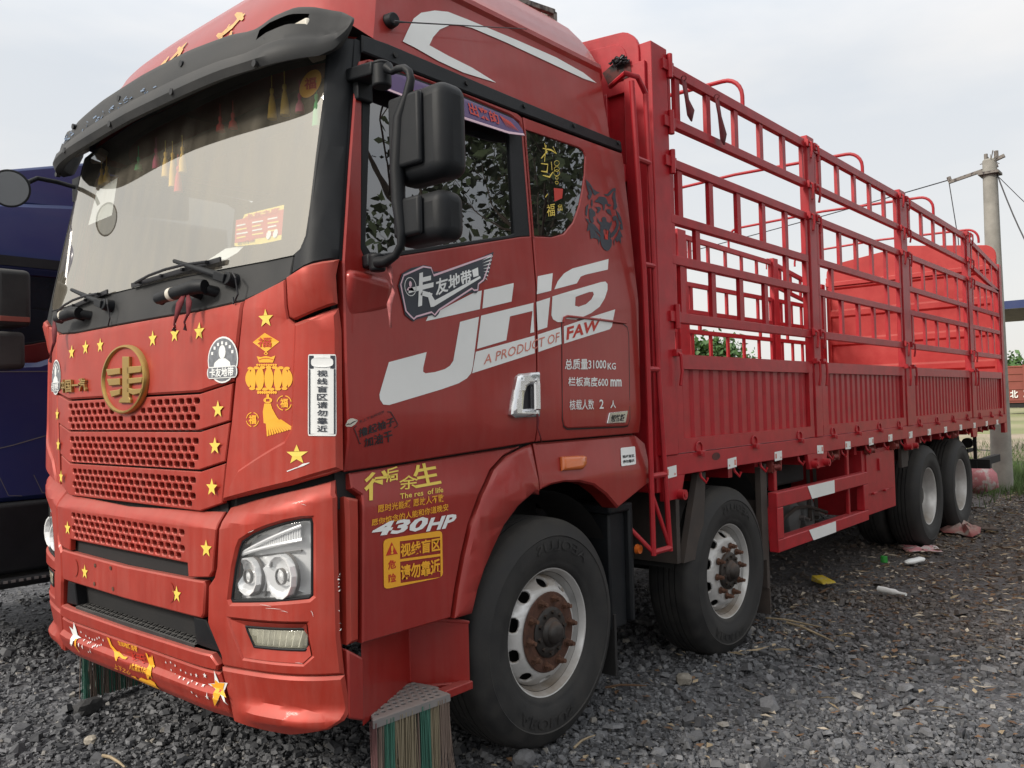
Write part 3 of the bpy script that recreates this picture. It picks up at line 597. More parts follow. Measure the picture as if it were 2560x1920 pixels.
# ---- near door, rear side panel, belt
door = [(.222, 1.389), (.219, 1.75), (.221, 2.158), (.290, 2.54), (.362, 2.915), (.385, 2.965), (.44, 2.992), (.60, 3.002), (1.34, 2.998), (1.372, 2.985), (1.370, 2.93), (1.346, 2.39), (1.327, 1.91), (1.308, 1.444)]
winh = [(.396, 2.945), (.425, 2.972), (.60, 2.985), (.93, 2.988), (1.283, 2.975), (1.345, 2.955), (1.358, 2.93), (1.337, 2.402), (1.267, 2.390), (.365, 2.176), (.325, 2.18), (.312, 2.215)]
def side(l): return l
for sg in (-1, 1):
    S = SD if sg < 0 else Surf(lambda x, z: Vector((x, Wd(z), z)), -1); S.ax = 1
    dr = panel('door', 'paintclean', truck, S, [door, winh], h=.012, b=.006, thick=.04, step=(.35, .06), smooth=25)
    gb = [(.445, 2.94), (.60, 2.955), (1.20, 2.955), (1.262, 2.93), (1.224, 2.402), (1.19, 2.388), (.40, 2.205), (.36, 2.205), (.338, 2.235)]
    fr = panel('window_frame', 'black', dr, S, [[(a, b) for a, b in winh], gb], h=.008, b=.004, thick=.03)
    panel('window_glass', 'tint', dr, S, [gb], h=-.004, b=.001, thick=.005)
    rp_ = [(1.380, 2.99), (1.380, 2.93), (1.356, 2.39), (1.337, 1.91), (1.318, 1.445), (2.200, 1.447), (2.225, 2.2), (2.236, 2.995)]
    qg = [(1.386, 2.93), (1.360, 2.405), (1.50, 2.420), (1.60, 2.450), (1.69, 2.52), (1.76, 2.62), (1.80, 2.70), (1.84, 2.80), (1.865, 2.90), (1.855, 2.925), (1.82, 2.935)]
    rq = panel('rear_side_panel', 'paintclean', truck, S, [rp_, qg], h=.012, b=.005, thick=.035, step=(.3, .08), smooth=25)
    panel('quarter_glass', 'tint', rq, S, [inset(qg, .004)], h=.008, b=.001, thick=.006)
    bt = [(.40, 3.006), (.41, 3.082), (.55, 3.088), (1.2, 3.075), (2.238, 3.062), (2.236, 3.002)]
    belt = panel('belt_moulding', 'black', truck, S, [bt], h=.016, b=.006, thick=.04, step=(.3, 0))
    for x in (.573, .991, 1.390, 1.790, 2.200):
        g = G(); p = S.at(x, 3.046, .012); g.cyl(p, p+Vector((0, sg*.012, 0)), .013, .011, 12); g.build('bolt', 'bolt', belt)
    # step panel, wing, flare
    pre = 'near' 
    SLs = SL if sg < 0 else Surf(lambda x, z: Vector((x, lerp(z, [1.0, 1.26, 1.44], [1.25, 1.25, 1.215]), z)), -1); SLs.ax = 1
    fo = [(.743, .752), (.772, .87), (.81, .99), (.86, 1.12), (.93, 1.235), (1.02, 1.33), (1.12, 1.385), (1.24, 1.418), (1.30, 1.430)]
    fi = [(.845, .752), (.880, .84), (.925, .92), (.985, 1.0), (1.06, 1.09), (1.16, 1.165), (1.273, 1.215), (1.40, 1.238), (1.50, 1.242), (1.62, 1.232), (1.737, 1.205), (1.84, 1.15), (1.94, 1.067)]
    panel('step_panel', 'paintclean', truck, SLs, [[(.293, 1.296), (.250, 1.325), (.250, 1.380), (.9, 1.412), (1.23, 1.425)]+[(a-.012, b+.004) for a, b in fo[-2::-1]]+[(.275, .757)]], h=.008, b=.006, thick=.04, step=(.3, .04), smooth=30)
    panel('wheel_flare', 'paintclean', truck, SLs, [fo+[(1.31, 1.20)]+fi[6::-1]], h=.030, b=.014, thick=.10, step=(.3, .06), smooth=45)
    panel('rear_wing', 'paintclean', truck, SLs, [[(1.318, 1.432), (2.185, 1.434), (2.262, 1.385), (2.274, 1.178), (1.945, 1.068)]+fi[11:6:-1]+[(1.318, 1.222)]], h=.026, b=.010, thick=.10, step=(.3, .05), smooth=35)
    panel('corner_strip', 'paint', truck, SLs, [[(.222, 1.300), (.283, 1.285), (.268, .767), (.215, .762)]], h=.002, b=.012, thick=.06, step=(0, .1))
    wv = G(); wv.box(.20, 1.32, sg*1.02 if sg < 0 else .9, sg*1.24 if sg > 0 else -1.0, 1.34, 1.36); wv.build('wing_liner', 'dark', truck)
# step well
g = G()
g.add([(.285, -1.235, .755), (.684, -1.055, .755), (.684, -1.055, .455), (.285, -1.235, .45), (.856, -1.235, .71), (.856, -1.235, .465)], [(0, 1, 2, 3), (1, 4, 5, 2)])
g.hexa([(.66, -1.055, .735), (.66, -1.03, .735), (.86, -1.20, .70), (.86, -1.24, .70), (.66, -1.055, .755), (.66, -1.03, .755), (.86, -1.20, .715), (.86, -1.24, .715)])
g.hexa([(.68, -1.075, .425), (.68, -1.03, .425), (.86, -1.05, .44), (.86, -1.25, .43), (.68, -1.075, .455), (.68, -1.03, .455), (.86, -1.05, .47), (.86, -1.25, .465)])
g.box(.70, .86, -1.25, -1.20, .432, .467); g.build('step_well', 'paintclean', truck, bevel=.004)
g = G(); g.hexa([(.212, -1.25, .50), (.212, -1.10, .50), (.285, -1.10, .47), (.285, -1.25, .47), (.212, -1.25, .748), (.212, -1.10, .76), (.285, -1.10, .715), (.285, -1.25, .700)]); g.build('step_well_side', 'paintclean', truck, bevel=.008)
SP = plane(2, .520); SP.ax = 2
plo = [(.320, -1.250), (.700, -1.272), (.722, -1.18), (.690, -1.064), (.430, -1.068)]
hs = []
def inside(p, l):
    c = False
    for a, b in zip(l, l[1:]+l[:1]):
        if (a[1] > p[1]) != (b[1] > p[1]) and p[0] < (b[0]-a[0])*(p[1]-a[1])/(b[1]-a[1])+a[0]: c = not c
    return c
pin = inset(plo, .020)
for i in range(13):
    for j in range(6):
        x = .318+i*.034+(j % 2)*.017; y = -1.244+j*.031
        if inside((x, y), pin): hs.append(ell(x, y, .0105, .0095, 8))
def tilt(u, v): return Vector((u, v, .458+(v+1.26)*.05))
ST = Surf(tilt, 1); sp_ = panel('step_plate', 'steel', truck, ST, [plo]+hs, h=.004, b=.0025, thick=.012, step=(0, 0), smooth=0)
g = G(); g.hexa([(.320, -1.2535, .432), (.700, -1.2755, .432), (.700, -1.271, .432), (.320, -1.249, .432), (.320, -1.2535, .461), (.700, -1.2755, .461), (.700, -1.271, .461), (.320, -1.249, .461)]); g.build('plate_edge', 'steel', sp_)
for k_, (x0, x1, mm) in enumerate(((.325, .345, 4), (.345, .37, 1), (.37, .42, 2), (.42, .53, 3), (.53, .545, 1), (.545, .60, 2), (.60, .64, 3), (.64, .70, 1))):
    g = G()
    for i in range(int((x1-x0)*1000)):
        x = random.uniform(x0, x1); y = -1.248-(x-.32)*.055+random.uniform(-.008, .03); L = random.uniform(.42, .455); b = random.uniform(-.02, .02)+(.03 if x > .68 else 0)
        q1 = (x+b*.3, y+random.uniform(-.008, .008), .45-L*.5); g.beam((x, y, .45), q1, .0022, .0022); g.beam(q1, (x+b*1.2, y+random.uniform(-.025, .02), .45-L), .002, .002)
    g.build('bristle_tuft', 'bristle%d' % mm, sp_, smooth=0)
g = G()
for i in range(220):     # the same fringe under the other end of the bumper
    x = random.uniform(.30, .70); y = random.uniform(1.22, 1.26); g.beam((x, y, .46), (x+random.uniform(-.02, .02), y, .03), .004, .004, mi=0 if (x*30) % 2 < 1.2 else 1)
g.build('bristle_tuft', ['bristle1', 'bristle2'], truck, smooth=0)
# ---- door furniture
g = G(); SDo = Surf(lambda x, z: SD.at(x, z, .012), 1); SDo.ax = 1
ho = hits(SDo, 'E', [(1115, 1035), (1125, 960), (1140, 880), (1155, 810), (1175, 793), (1285, 783), (1286, 1046), (1140, 1053)])
hi = hits(SDo, 'E', [(1185, 1003), (1192, 920), (1210, 870), (1228, 857), (1245, 856), (1248, 1000)])
dh = panel('door_handle', 'chrome', truck, SDo, [ho, hi], h=.028, b=.012, thick=.04, step=(.03, .04), smooth=45)
g = G(); flatmesh([ho], g, SDo, .001); g.build('handle_recess', 'blackv', dh)
g = G(); panel('', None, None, SDo, [hits(SDo, 'E', [(1240, 850), (1276, 850), (1278, 1010), (1243, 1010)])], h=.034, b=.006, thick=.02, g=g); p = SDo.at(*hit(SDo, 'E', 1258, 833), .028); g.cyl(p, p+Vector((0, -.006, 0)), .009); g.build('handle_lever', 'chrome', dh, smooth=40)
fl = hits(SDo, 'E', [(1434, 475), (1445, 462), (1470, 466), (1790, 498), (1818, 520), (1826, 560), (1833, 1060), (1822, 1095), (1800, 1100), (1465, 1113), (1445, 1100), (1438, 1060)])
ff = panel('storage_flap', 'paintclean', truck, SDo, [fl], h=.004, b=.004, thick=.006, step=(.2, .2))
g = G(); stroke(g, SDo, inset(fl, -.004), .006, .0012, close=True); g.build('flap_gap', 'bolt', ff)
g = G(); a = [SDo.at(*hit(SDo, 'E', x, y), .008) for x, y in ((1434, 490), (1440, 460), (1460, 452), (1630, 470), (1805, 492))]; g.tube(a, .006, 6); g.build('flap_rim', 'paintclean', ff)
SLo = Surf(lambda x, z: SL.at(x, z, .026), 1); SLo.ax = 1
mk = hits(SLo, 'E', [(1420, 1292), (1440, 1290), (1550, 1284), (1568, 1292), (1566, 1345), (1545, 1366), (1425, 1375)])
panel('side_marker', 'amber', truck, SLo, [mk], h=.022, b=.010, thick=.02, smooth=50)
# ---- mirrors
def rbox(g, c, sx, sy, sz, ez=(0, 0, 1)):
    g.box(c[0]-sx/2, c[0]+sx/2, c[1]-sy/2, c[1]+sy/2, c[2]-sz/2, c[2]+sz/2)
mroot = None
g = G(); g.box(.325, .465, -1.685, -1.41, 2.42, 2.755); mu = g.build('wing_mirror', 'black', truck, bevel=.05, seg=5)
g = G(); g.box(.302, .33, -1.59, -1.425, 2.47, 2.73); g.build('mirror_cap', 'black', mu, bevel=.025, seg=4)
g = G(); g.box(.462, .472, -1.65, -1.46, 2.47, 2.71); g.build('mirror_glass', 'mirror', mu, bevel=.004)
g = G(); g.box(.335, .465, -1.66, -1.40, 2.20, 2.38); m2_ = g.build('wide_angle_mirror', 'black', truck, bevel=.045, seg=5)
g = G(); g.box(.312, .34, -1.57, -1.43, 2.225, 2.365); g.build('mirror_cap', 'black', m2_, bevel=.02, seg=4)
g = G(); g.tube([on(0, .315, 'D', *p) for p in ((400, 400), (430, 425), (460, 408), (500, 402), (528, 425), (538, 470), (520, 560), (475, 700), (458, 1000), (465, 1200), (485, 1370), (480, 1450), (450, 1510), (390, 1550), (340, 1555))], [.022, .012, .013, .013, .014, .015, .018, .026, .028, .026, .02, .015, .015, .02, .022], 12)
arm = g.build('mirror_arm', 'black', truck)
g = G(); a = on(0, .33, 'D', 365, 440); g.cyl((a.x, a.y, a.z-.05), (a.x, a.y, a.z+.035), .036, .036, 20); g.cyl((a.x, a.y, a.z+.03), (a.x, a.y, a.z+.045), .040, .032, 20)
g.beam((.37, -1.17, 2.90), (a.x, a.y, a.z+.015), .09, .05); g.box(.345, .42, -1.215, -1.17, 2.80, 2.93); g.build('arm_bracket', 'black', arm, bevel=.012, seg=3)
g = G(); a = on(0, .33, 'D', 335, 1555); g.cyl((a.x, a.y-.005, a.z-.035), (a.x, a.y-.005, a.z+.03), .030, .034, 20); g.beam((.36, -1.2, 2.165), (a.x, a.y, 2.165), .07, .05); g.build('arm_bracket', 'black', arm, bevel=.01, seg=3)
g = G()   # painted pod below the lower bracket
g.hexa([(.226, -1.255, 1.93), (.226, -1.20, 1.93), (.44, -1.20, 1.99), (.44, -1.262, 1.99), (.226, -1.300, 2.12), (.226, -1.20, 2.15), (.415, -1.20, 2.16), (.435, -1.300, 2.09)]); g.build('mirror_pod', 'paintclean', truck, bevel=.03, seg=4)
# far side look-down mirror on its stalk
g = G(); c = Vector((-.02, 1.3, 2.862)); ax = Vector((-.42, -.86, -.13)).normalized(); g.lathe([(.0001, -.05), (.06, -.045), (.092, -.015), (.100, 0), (.102, .008), (.094, .010), (.092, .004), (.0001, .004)], c, ax, 40)
rm = g.build('look_down_mirror', 'black', truck)
g = G(); g.lathe([(.0001, .0065), (.091, .0065)], c, ax, 40); g.build('mirror_glass', 'mirror', rm)
g = G(); g.tube([(.075, 1.30, 2.915), (.12, 1.30, 2.945), (.22, 1.29, 2.94), (.29, 1.27, 2.925), (.36, 1.2, 2.90)], .013, 10); g.box(.30, .36, 1.17, 1.29, 2.84, 2.97); g.build('mirror_stalk', 'black', rm)
# wind deflectors over the door glass
SDv = Surf(lambda x, z: Vector((x, -Wd(z)-.020-lerp(z, [2.86, 2.95, 2.98], [.030, .012, 0]), z)), 1); SDv.ax = 1
def uv(l): return [(p[0], p[1]) for p in l]
pv_ = [(.425, 2.862), (.80, 2.850), (1.20, 2.856), (1.318, 2.874), (1.322, 2.90), (1.30, 2.93), (1.27, 2.948), (.95, 2.962), (.60, 2.962), (.44, 2.945)]
wd = panel('wind_deflector', 'purple', truck, SDv, [pv_], h=.004, b=.002, thick=.006, step=(.2, .03))
g = G(); stroke(g, SDv, [(.427, 2.866), (.80, 2.854), (1.20, 2.860), (1.318, 2.878)], .010, .0065); text(g, SDv, '出来的', [(.955, 2.885), (1.15, 2.884), (1.15, 2.942), (.955, 2.946)], .0068, 1, bold=.02); text(g, SDv, '人', [(.575, 2.885), (.64, 2.885), (.64, 2.94), (.575, 2.945)], .0068, 1, bold=.03)
for k_ in range(6): stroke(g, SDv, [(1.17+k_*.012, 2.935-k_*.003), (1.20+k_*.016, 2.885)], [.010, .002], .0068, 1)
g.build('deflector_print', ['pink', 'redv'], wd, smooth=0)
# aerial on the roof side
g = G(); a = on(1, -1.145, 'D', 410, 128); g.cyl(a+Vector((0, .03, 0)), a+Vector((0, -.035, 0)), .034, .028, 20); an = g.build('aerial_base', 'black', truck, bevel=.004)
g = G(); a = on(1, -1.19, 'D', 440, 128); b_ = on(1, -1.19, 'D', 1225, 172); g.tube([a, a+(b_-a)*.08, b_], [.006, .003, .0018], 6); g.build('aerial_rod', 'blackv', an)
# roof rack remains
g = G(); z1 = 3.83; zt = 3.90
for y in (-.80,):
    a = on(1, y, 'P', 0, 20); b_ = on(1, y, 'P', 575, 215); dn = Vector((0, 0, -.10)); g.beam(a-(b_-a)*2, b_, .035, .03); g.beam(b_, b_+dn, .03, .035); g.beam(a+(b_-a)*.02, a+dn, .03, .035)
    g.beam(b_+dn+Vector((-.6, 0, .0)), b_+dn+Vector((.12, 0, -.01)), .04, .012)
    g.beam(b_, b_+Vector((0, 1.6, .02)), .03, .03)
g.build('roof_rack', 'wood', truck, bevel=.003)
# mudguard behind the front wheel
g = G(); g.box(1.95, 2.17, -1.22, -.90, 1.03, 1.075); g.box(2.13, 2.17, -1.22, -.9, .44, 1.05); g.box(1.98, 2.13, -1.19, -.9, .42, 1.03); g.build('mudguard', 'black', truck, bevel=.012)
g = G(); g.box(1.99, 2.01, -1.20, -.88, .18, .5)
g.build('mud_flap', 'dark', truck)
g = G(); p = on(1, -1.225, 'G', 1887, 362); g.cyl(p+Vector((0, .01, 0)), p+Vector((0, -.012, 0)), .028, .024, 20); g.build('side_reflector', 'amber', truck)
for x in (1.438, 3.325):
    for sg in (-1, 1):
        g = G(); pts = [(x+.64*math.cos(a), sg*1.16, .56+.64*math.sin(a)) for a in np.linspace(.1, math.pi-.1, 17)]; q = [(p[0], sg*.85, p[2]) for p in pts]
        g.add(pts+q, [(i, i+1, i+18, i+17) for i in range(16)]); g.build('wheel_arch_liner', 'dark', truck)
# ---- wheels
tyre_prof = [(.292, -.020), (.300, .004), (.325, .020), (.335, .020), (.34, .024), (.40, .032), (.45, .030), (.455, .034), (.462, .030), (.50, .014), (.515, .002), (.528, -.012), (.534, -.030), (.536, -.045)]
for c_ in (-.085, -.123, -.161, -.199): tyre_prof += [(.538, c_+.005), (.526, c_+.003), (.526, c_-.003), (.538, c_-.005)]
tyre_prof += [(.536, -.238), (.528, -.262), (.50, -.285), (.42, -.300), (.30, -.275)]
def make_wheel(x, sg, dual, rusty, z=.535):
    ax = Vector((0, sg, 0)); o = Vector((x, sg*1.2, z))
    def at(r, a, h): return o+Vector((r*math.cos(a), 0, r*math.sin(a)))+ax*h
    g = G()
    if not dual: g.lathe([(.278, -.03), (.286, -.012), (.294, 0), (.301, .002), (.303, -.004), (.298, -.012)], o, ax, 64); g.lathe([(.276, -.03), (.272, -.06), (.262, -.078)], o, ax, 64)
    else: g.lathe([(.300, -.006), (.303, 0), (.300, .004), (.292, .002), (.284, -.008), (.278, -.03), (.268, -.05), (.262, -.09), (.258, -.12), (.24, -.14), (.225, -.165), (.20, -.18), (.10, -.185), (.0001, -.185)], o, ax, 64)
    wl = g.build('wheel', 'rim', truck)
    if not dual:   # ventilated disc
        pr = lambda r: lerp(r, [.12, .195, .215, .245, .262], [-.006, -.006, -.014, -.045, -.078])
        Sd = Surf(lambda u, v: o+Vector((u, 0, v))+ax*pr(math.hypot(u, v)), 1 if sg < 0 else -1)
        hl_ = []
        for k_ in range(10):
            a = 2*math.pi*(k_+.5)/10; e = []
            for q in range(12):
                t = 2*math.pi*q/12; rr = .232+.0215*math.cos(t); aa = a+.145*math.sin(t); e.append((rr*math.cos(aa), rr*math.sin(aa)))
            hl_.append(e)
        panel('wheel_disc', 'rim', wl, Sd, [ell(0, 0, .262, .262, 60), ell(0, 0, .115, .115, 36)]+hl_, h=0, b=.003, thick=.012, step=(.03, .03), smooth=50)
        g = G(); g.lathe([(.262, -.10), (.05, -.12), (.0001, -.12)], o, ax, 40); g.build('brake_drum', 'dark', wl)
        if rusty: g = G(); g.lathe([(.186, -.004), (.188, -.001), (.184, .003), (.10, .004)], o, ax, 48); g.build('rust_ring', 'rustdark', wl)
        g = G(); g.lathe([(.118, -.01), (.118, .010), (.110, .016), (.078, .020), (.070, .018), (.064, .030), (.054, .036), (.050, .050), (.042, .060), (.026, .066), (.0001, .068)], o, ax, 40)
        for k_ in range(10): a = 2*math.pi*(k_+.3)/10; g.cyl(at(.094, a, .016), at(.094, a, .030), .011, n=6)
        g.build('hub', 'hub', wl, smooth=40)
        for k_ in range(10):
            a = 2*math.pi*(k_+.15)/10; g = G(); g.cyl(at(.157, a, 0), at(.157, a, .006), .022, n=16); g.cyl(at(.157, a, .004), at(.157, a, .030), .0185, .0165, 6); g.cyl(at(.157, a, .026), at(.157, a, .048), .0115, .010, 10); g.build('lug_nut', 'rust', wl, smooth=30)
    else:
        g = G(); g.lathe([(.11, -.185), (.11, -.10), (.09, -.07), (.04, -.06), (.0001, -.06)], o, ax, 32)
        for k_ in range(10): a = 2*math.pi*k_/10; g.cyl(at(.167, a, -.185), at(.167, a, -.14), .018, n=6)
        g.build('hub', 'hub', wl)
    g = G(); g.lathe(tyre_prof, o, ax, 96)
    for a in np.arange(0, 2*math.pi, .028): g.beam(at(.5335, a, -.032), at(.519, a, -.006), .004, .003)   # shoulder nicks
    ty = g.build('tyre', 'rubber', wl, smooth=40)
    if sg < 0 and not dual:
        v, f = textmesh('AEOLUS', .01)
        for rot in (-1.75, 1.35):
            g = G(); P = [at(.385+p[1]*.05, rot+(p[0]-.5)*1.0, lerp(.385+p[1]*.05, [.34, .40, .45], [.030, .0375, .035])) for p in v]; g.add(P, f); g.build('tyre_lettering', 'rubber', wl, smooth=0)
    if dual:
        g = G(); g.lathe([(r, h-.335) for r, h in tyre_prof], o, ax, 72); g.build('inner_tyre', 'rubber', wl, smooth=40)
    return wl
for x, dual, rusty, zz in ((1.438, 0, 1, .535), (3.30, 0, 0, .515), (7.94, 1, 0, .535), (9.29, 1, 0, .535)):
    make_wheel(x, -1, dual, rusty, zz); make_wheel(x, 1, dual, rusty, zz)
# ---- chassis
g = G()
for sy in (-1, 1): g.box(.5, 11.7, sy*.43-.04, sy*.43+.04, .82, 1.08)
for x in np.arange(1.2, 11.7, .9): g.box(x, x+.08, -.42, .42, .86, 1.04)
for x in (1.438, 3.325, 7.94, 9.29): g.cyl((x, -.95, .53), (x, .95, .53), .075); 
for x in (7.94, 9.29): g.lathe([(.0001, -.25), (.18, -.2), (.26, 0), (.18, .2), (.0001, .25)], (x, 0, .56), (1, 0, 0), 24)
for x in (1.438, 3.325, 8.6):
    for sy in (-1, 1): g.add([(x+dx, sy*.5+dy, .72+.18*(dx/.8)**2+dz) for dx in np.linspace(-.8, .8, 9) for dy in (-.045, .045) for dz in (0, .09)], [(i*4+a, i*4+b, i*4+4+b, i*4+4+a) for i in range(8) for a, b in ((0, 1), (1, 3), (3, 2), (2, 0))])
g.cyl((3.6, .1, .62), (7.7, .05, .58), .06)
g.build('chassis_frame', 'dark', truck)
g = G(); g.box(.45, 2.1, -.6, .6, .75, 1.2); g.cyl((1.6, -.2, .5), (2.5, -.2, .5), .2); g.build('engine_block', 'dark', truck)
for x in (4.66, 4.99):
    g = G(); c = Vector((x+.55, -.86, .60)); g.lathe([(.0001, .03), (.08, .022), (.13, .005), (.14, -.01), (.14, -.5), (.0001, -.52)], c, (0, -1, 0), 32); t_ = g.build('air_tank', 'tank', truck)
    g = G(); g.cyl(c+Vector((.05, -.02, -.0)), c+Vector((.05, -.07, 0)), .022, n=6); g.cyl(c+Vector((.05, -.06, 0)), c+Vector((.05, -.11, -.01)), .012, n=8); g.build('drain_valve', 'steel', t_)
g = G(); g.box(4.35, 5.1, -1.0, -.55, .93, 1.14); g.build('battery_box', 'dark', truck, bevel=.02)
tb = G(); tb.box(5.90, 6.82, -1.20, -.55, .55, 1.13); tbo = tb.build('tool_box', 'bed', truck, bevel=.006)
g = G(); g.box(5.98, 6.76, -1.212, -1.199, .74, 1.10)
for x in (6.12, 6.45): g.box(x, x+.10, -1.225, -1.198, .725, .745)
g.box(6.28, 6.34, -1.23, -1.2, .93, 1.04); g.build('tool_box_lid', 'bed', tbo, bevel=.003)
# side guard
g = G(); y0, y1 = -1.27, -1.20
g.box(3.93, 5.82, y0, y1, .85, .955); g.box(3.93, 5.82, y0, y1, .54, .63); g.box(3.93, 4.03, y0, y1, .63, .85); g.box(5.72, 5.82, y0, y1, .63, .85)
g.box(4.05, 4.10, -1.20, -1.15, .95, 1.2); g.box(5.48, 5.52, -1.22, -1.19, .55, 1.2)
sgd = g.build('side_guard', 'bed', truck, bevel=.006)
for zz, h in ((.85, .105), (.54, .09)):
    g = G(); g.add([(4.55, -1.2735, zz+.002), (5.02, -1.2735, zz+.002), (5.02, -1.2735, zz+h-.002), (4.47, -1.2735, zz+h-.002)], [(0, 1, 2, 3)]); g.build('white_band', 'white', sgd)
g = G()
for x0 in (5.45, 5.6): g.beam((x0, -.9, .55), (x0+.1, -.85, 1.1), .03, .02)
g.tube([(4.8, -.9, .62), (5.1, -.92, .70), (5.4, -.9, .68), (5.7, -.95, .60)], .015); g.build('strut', 'mud', truck)
# mudguards of the second axle and in front of the third
def guard(pts, y0, y1, mm, nm):
    g = G(); n = len(pts); g.add([(x, y, z) for y in (y0, y1) for x, z in pts], [(i, i+1, i+1+n, i+n) for i in range(n-1)]); return g.build(nm, mm, truck)
g = G(); g.hexa([(2.70, -1.22, .66), (2.93, -1.22, .66), (2.93, -1.18, .66), (2.70, -1.18, .66), (2.90, -1.22, 1.17), (3.0, -1.22, 1.17), (3.0, -1.18, 1.17), (2.90, -1.18, 1.17)]); g.box(2.66, 2.70, -1.2, -.85, .66, 1.1); g.build('splash_guard', 'mud', truck)
g = G(); g.box(3.86, 3.90, -1.21, -.86, .30, 1.16); g.box(3.87, 3.885, -1.22, -.84, .12, .3); g.box(3.80, 3.86, -1.21, -1.17, .5, 1.14); g.build('splash_guard', 'mud', truck)
g = G(); g.box(7.25, 7.28, -1.20, -.6, .95, 1.18); g.box(7.05, 7.25, -1.2, -1.17, .90, 1.18); g.build('splash_guard', 'mud', truck)
g = G(); g.cyl((10.6, -.55, .95), (10.6, .5, .95), .26, n=32); g.cyl((10.6, -.86, .92), (10.6, -.56, .92), .24, n=32); g.build('rear_tank', 'dark', truck)
g = G(); g.cyl((11.05, -.9, .93), (11.12, -.9, .93), .07); g.box(11.0, 11.5, -.92, -.85, .80, .84); g.build('tail_lamp', 'dark', truck)
g = G(); g.box(10.9, 11.0, -1.2, 1.2, .60, .72); g.box(10.88, 12.35, -1.05, -.97, .60, .70); g.box(11.02, 11.06, -1.02, -.98, .68, 1.15); g.build('underrun_bar', 'dark', truck)
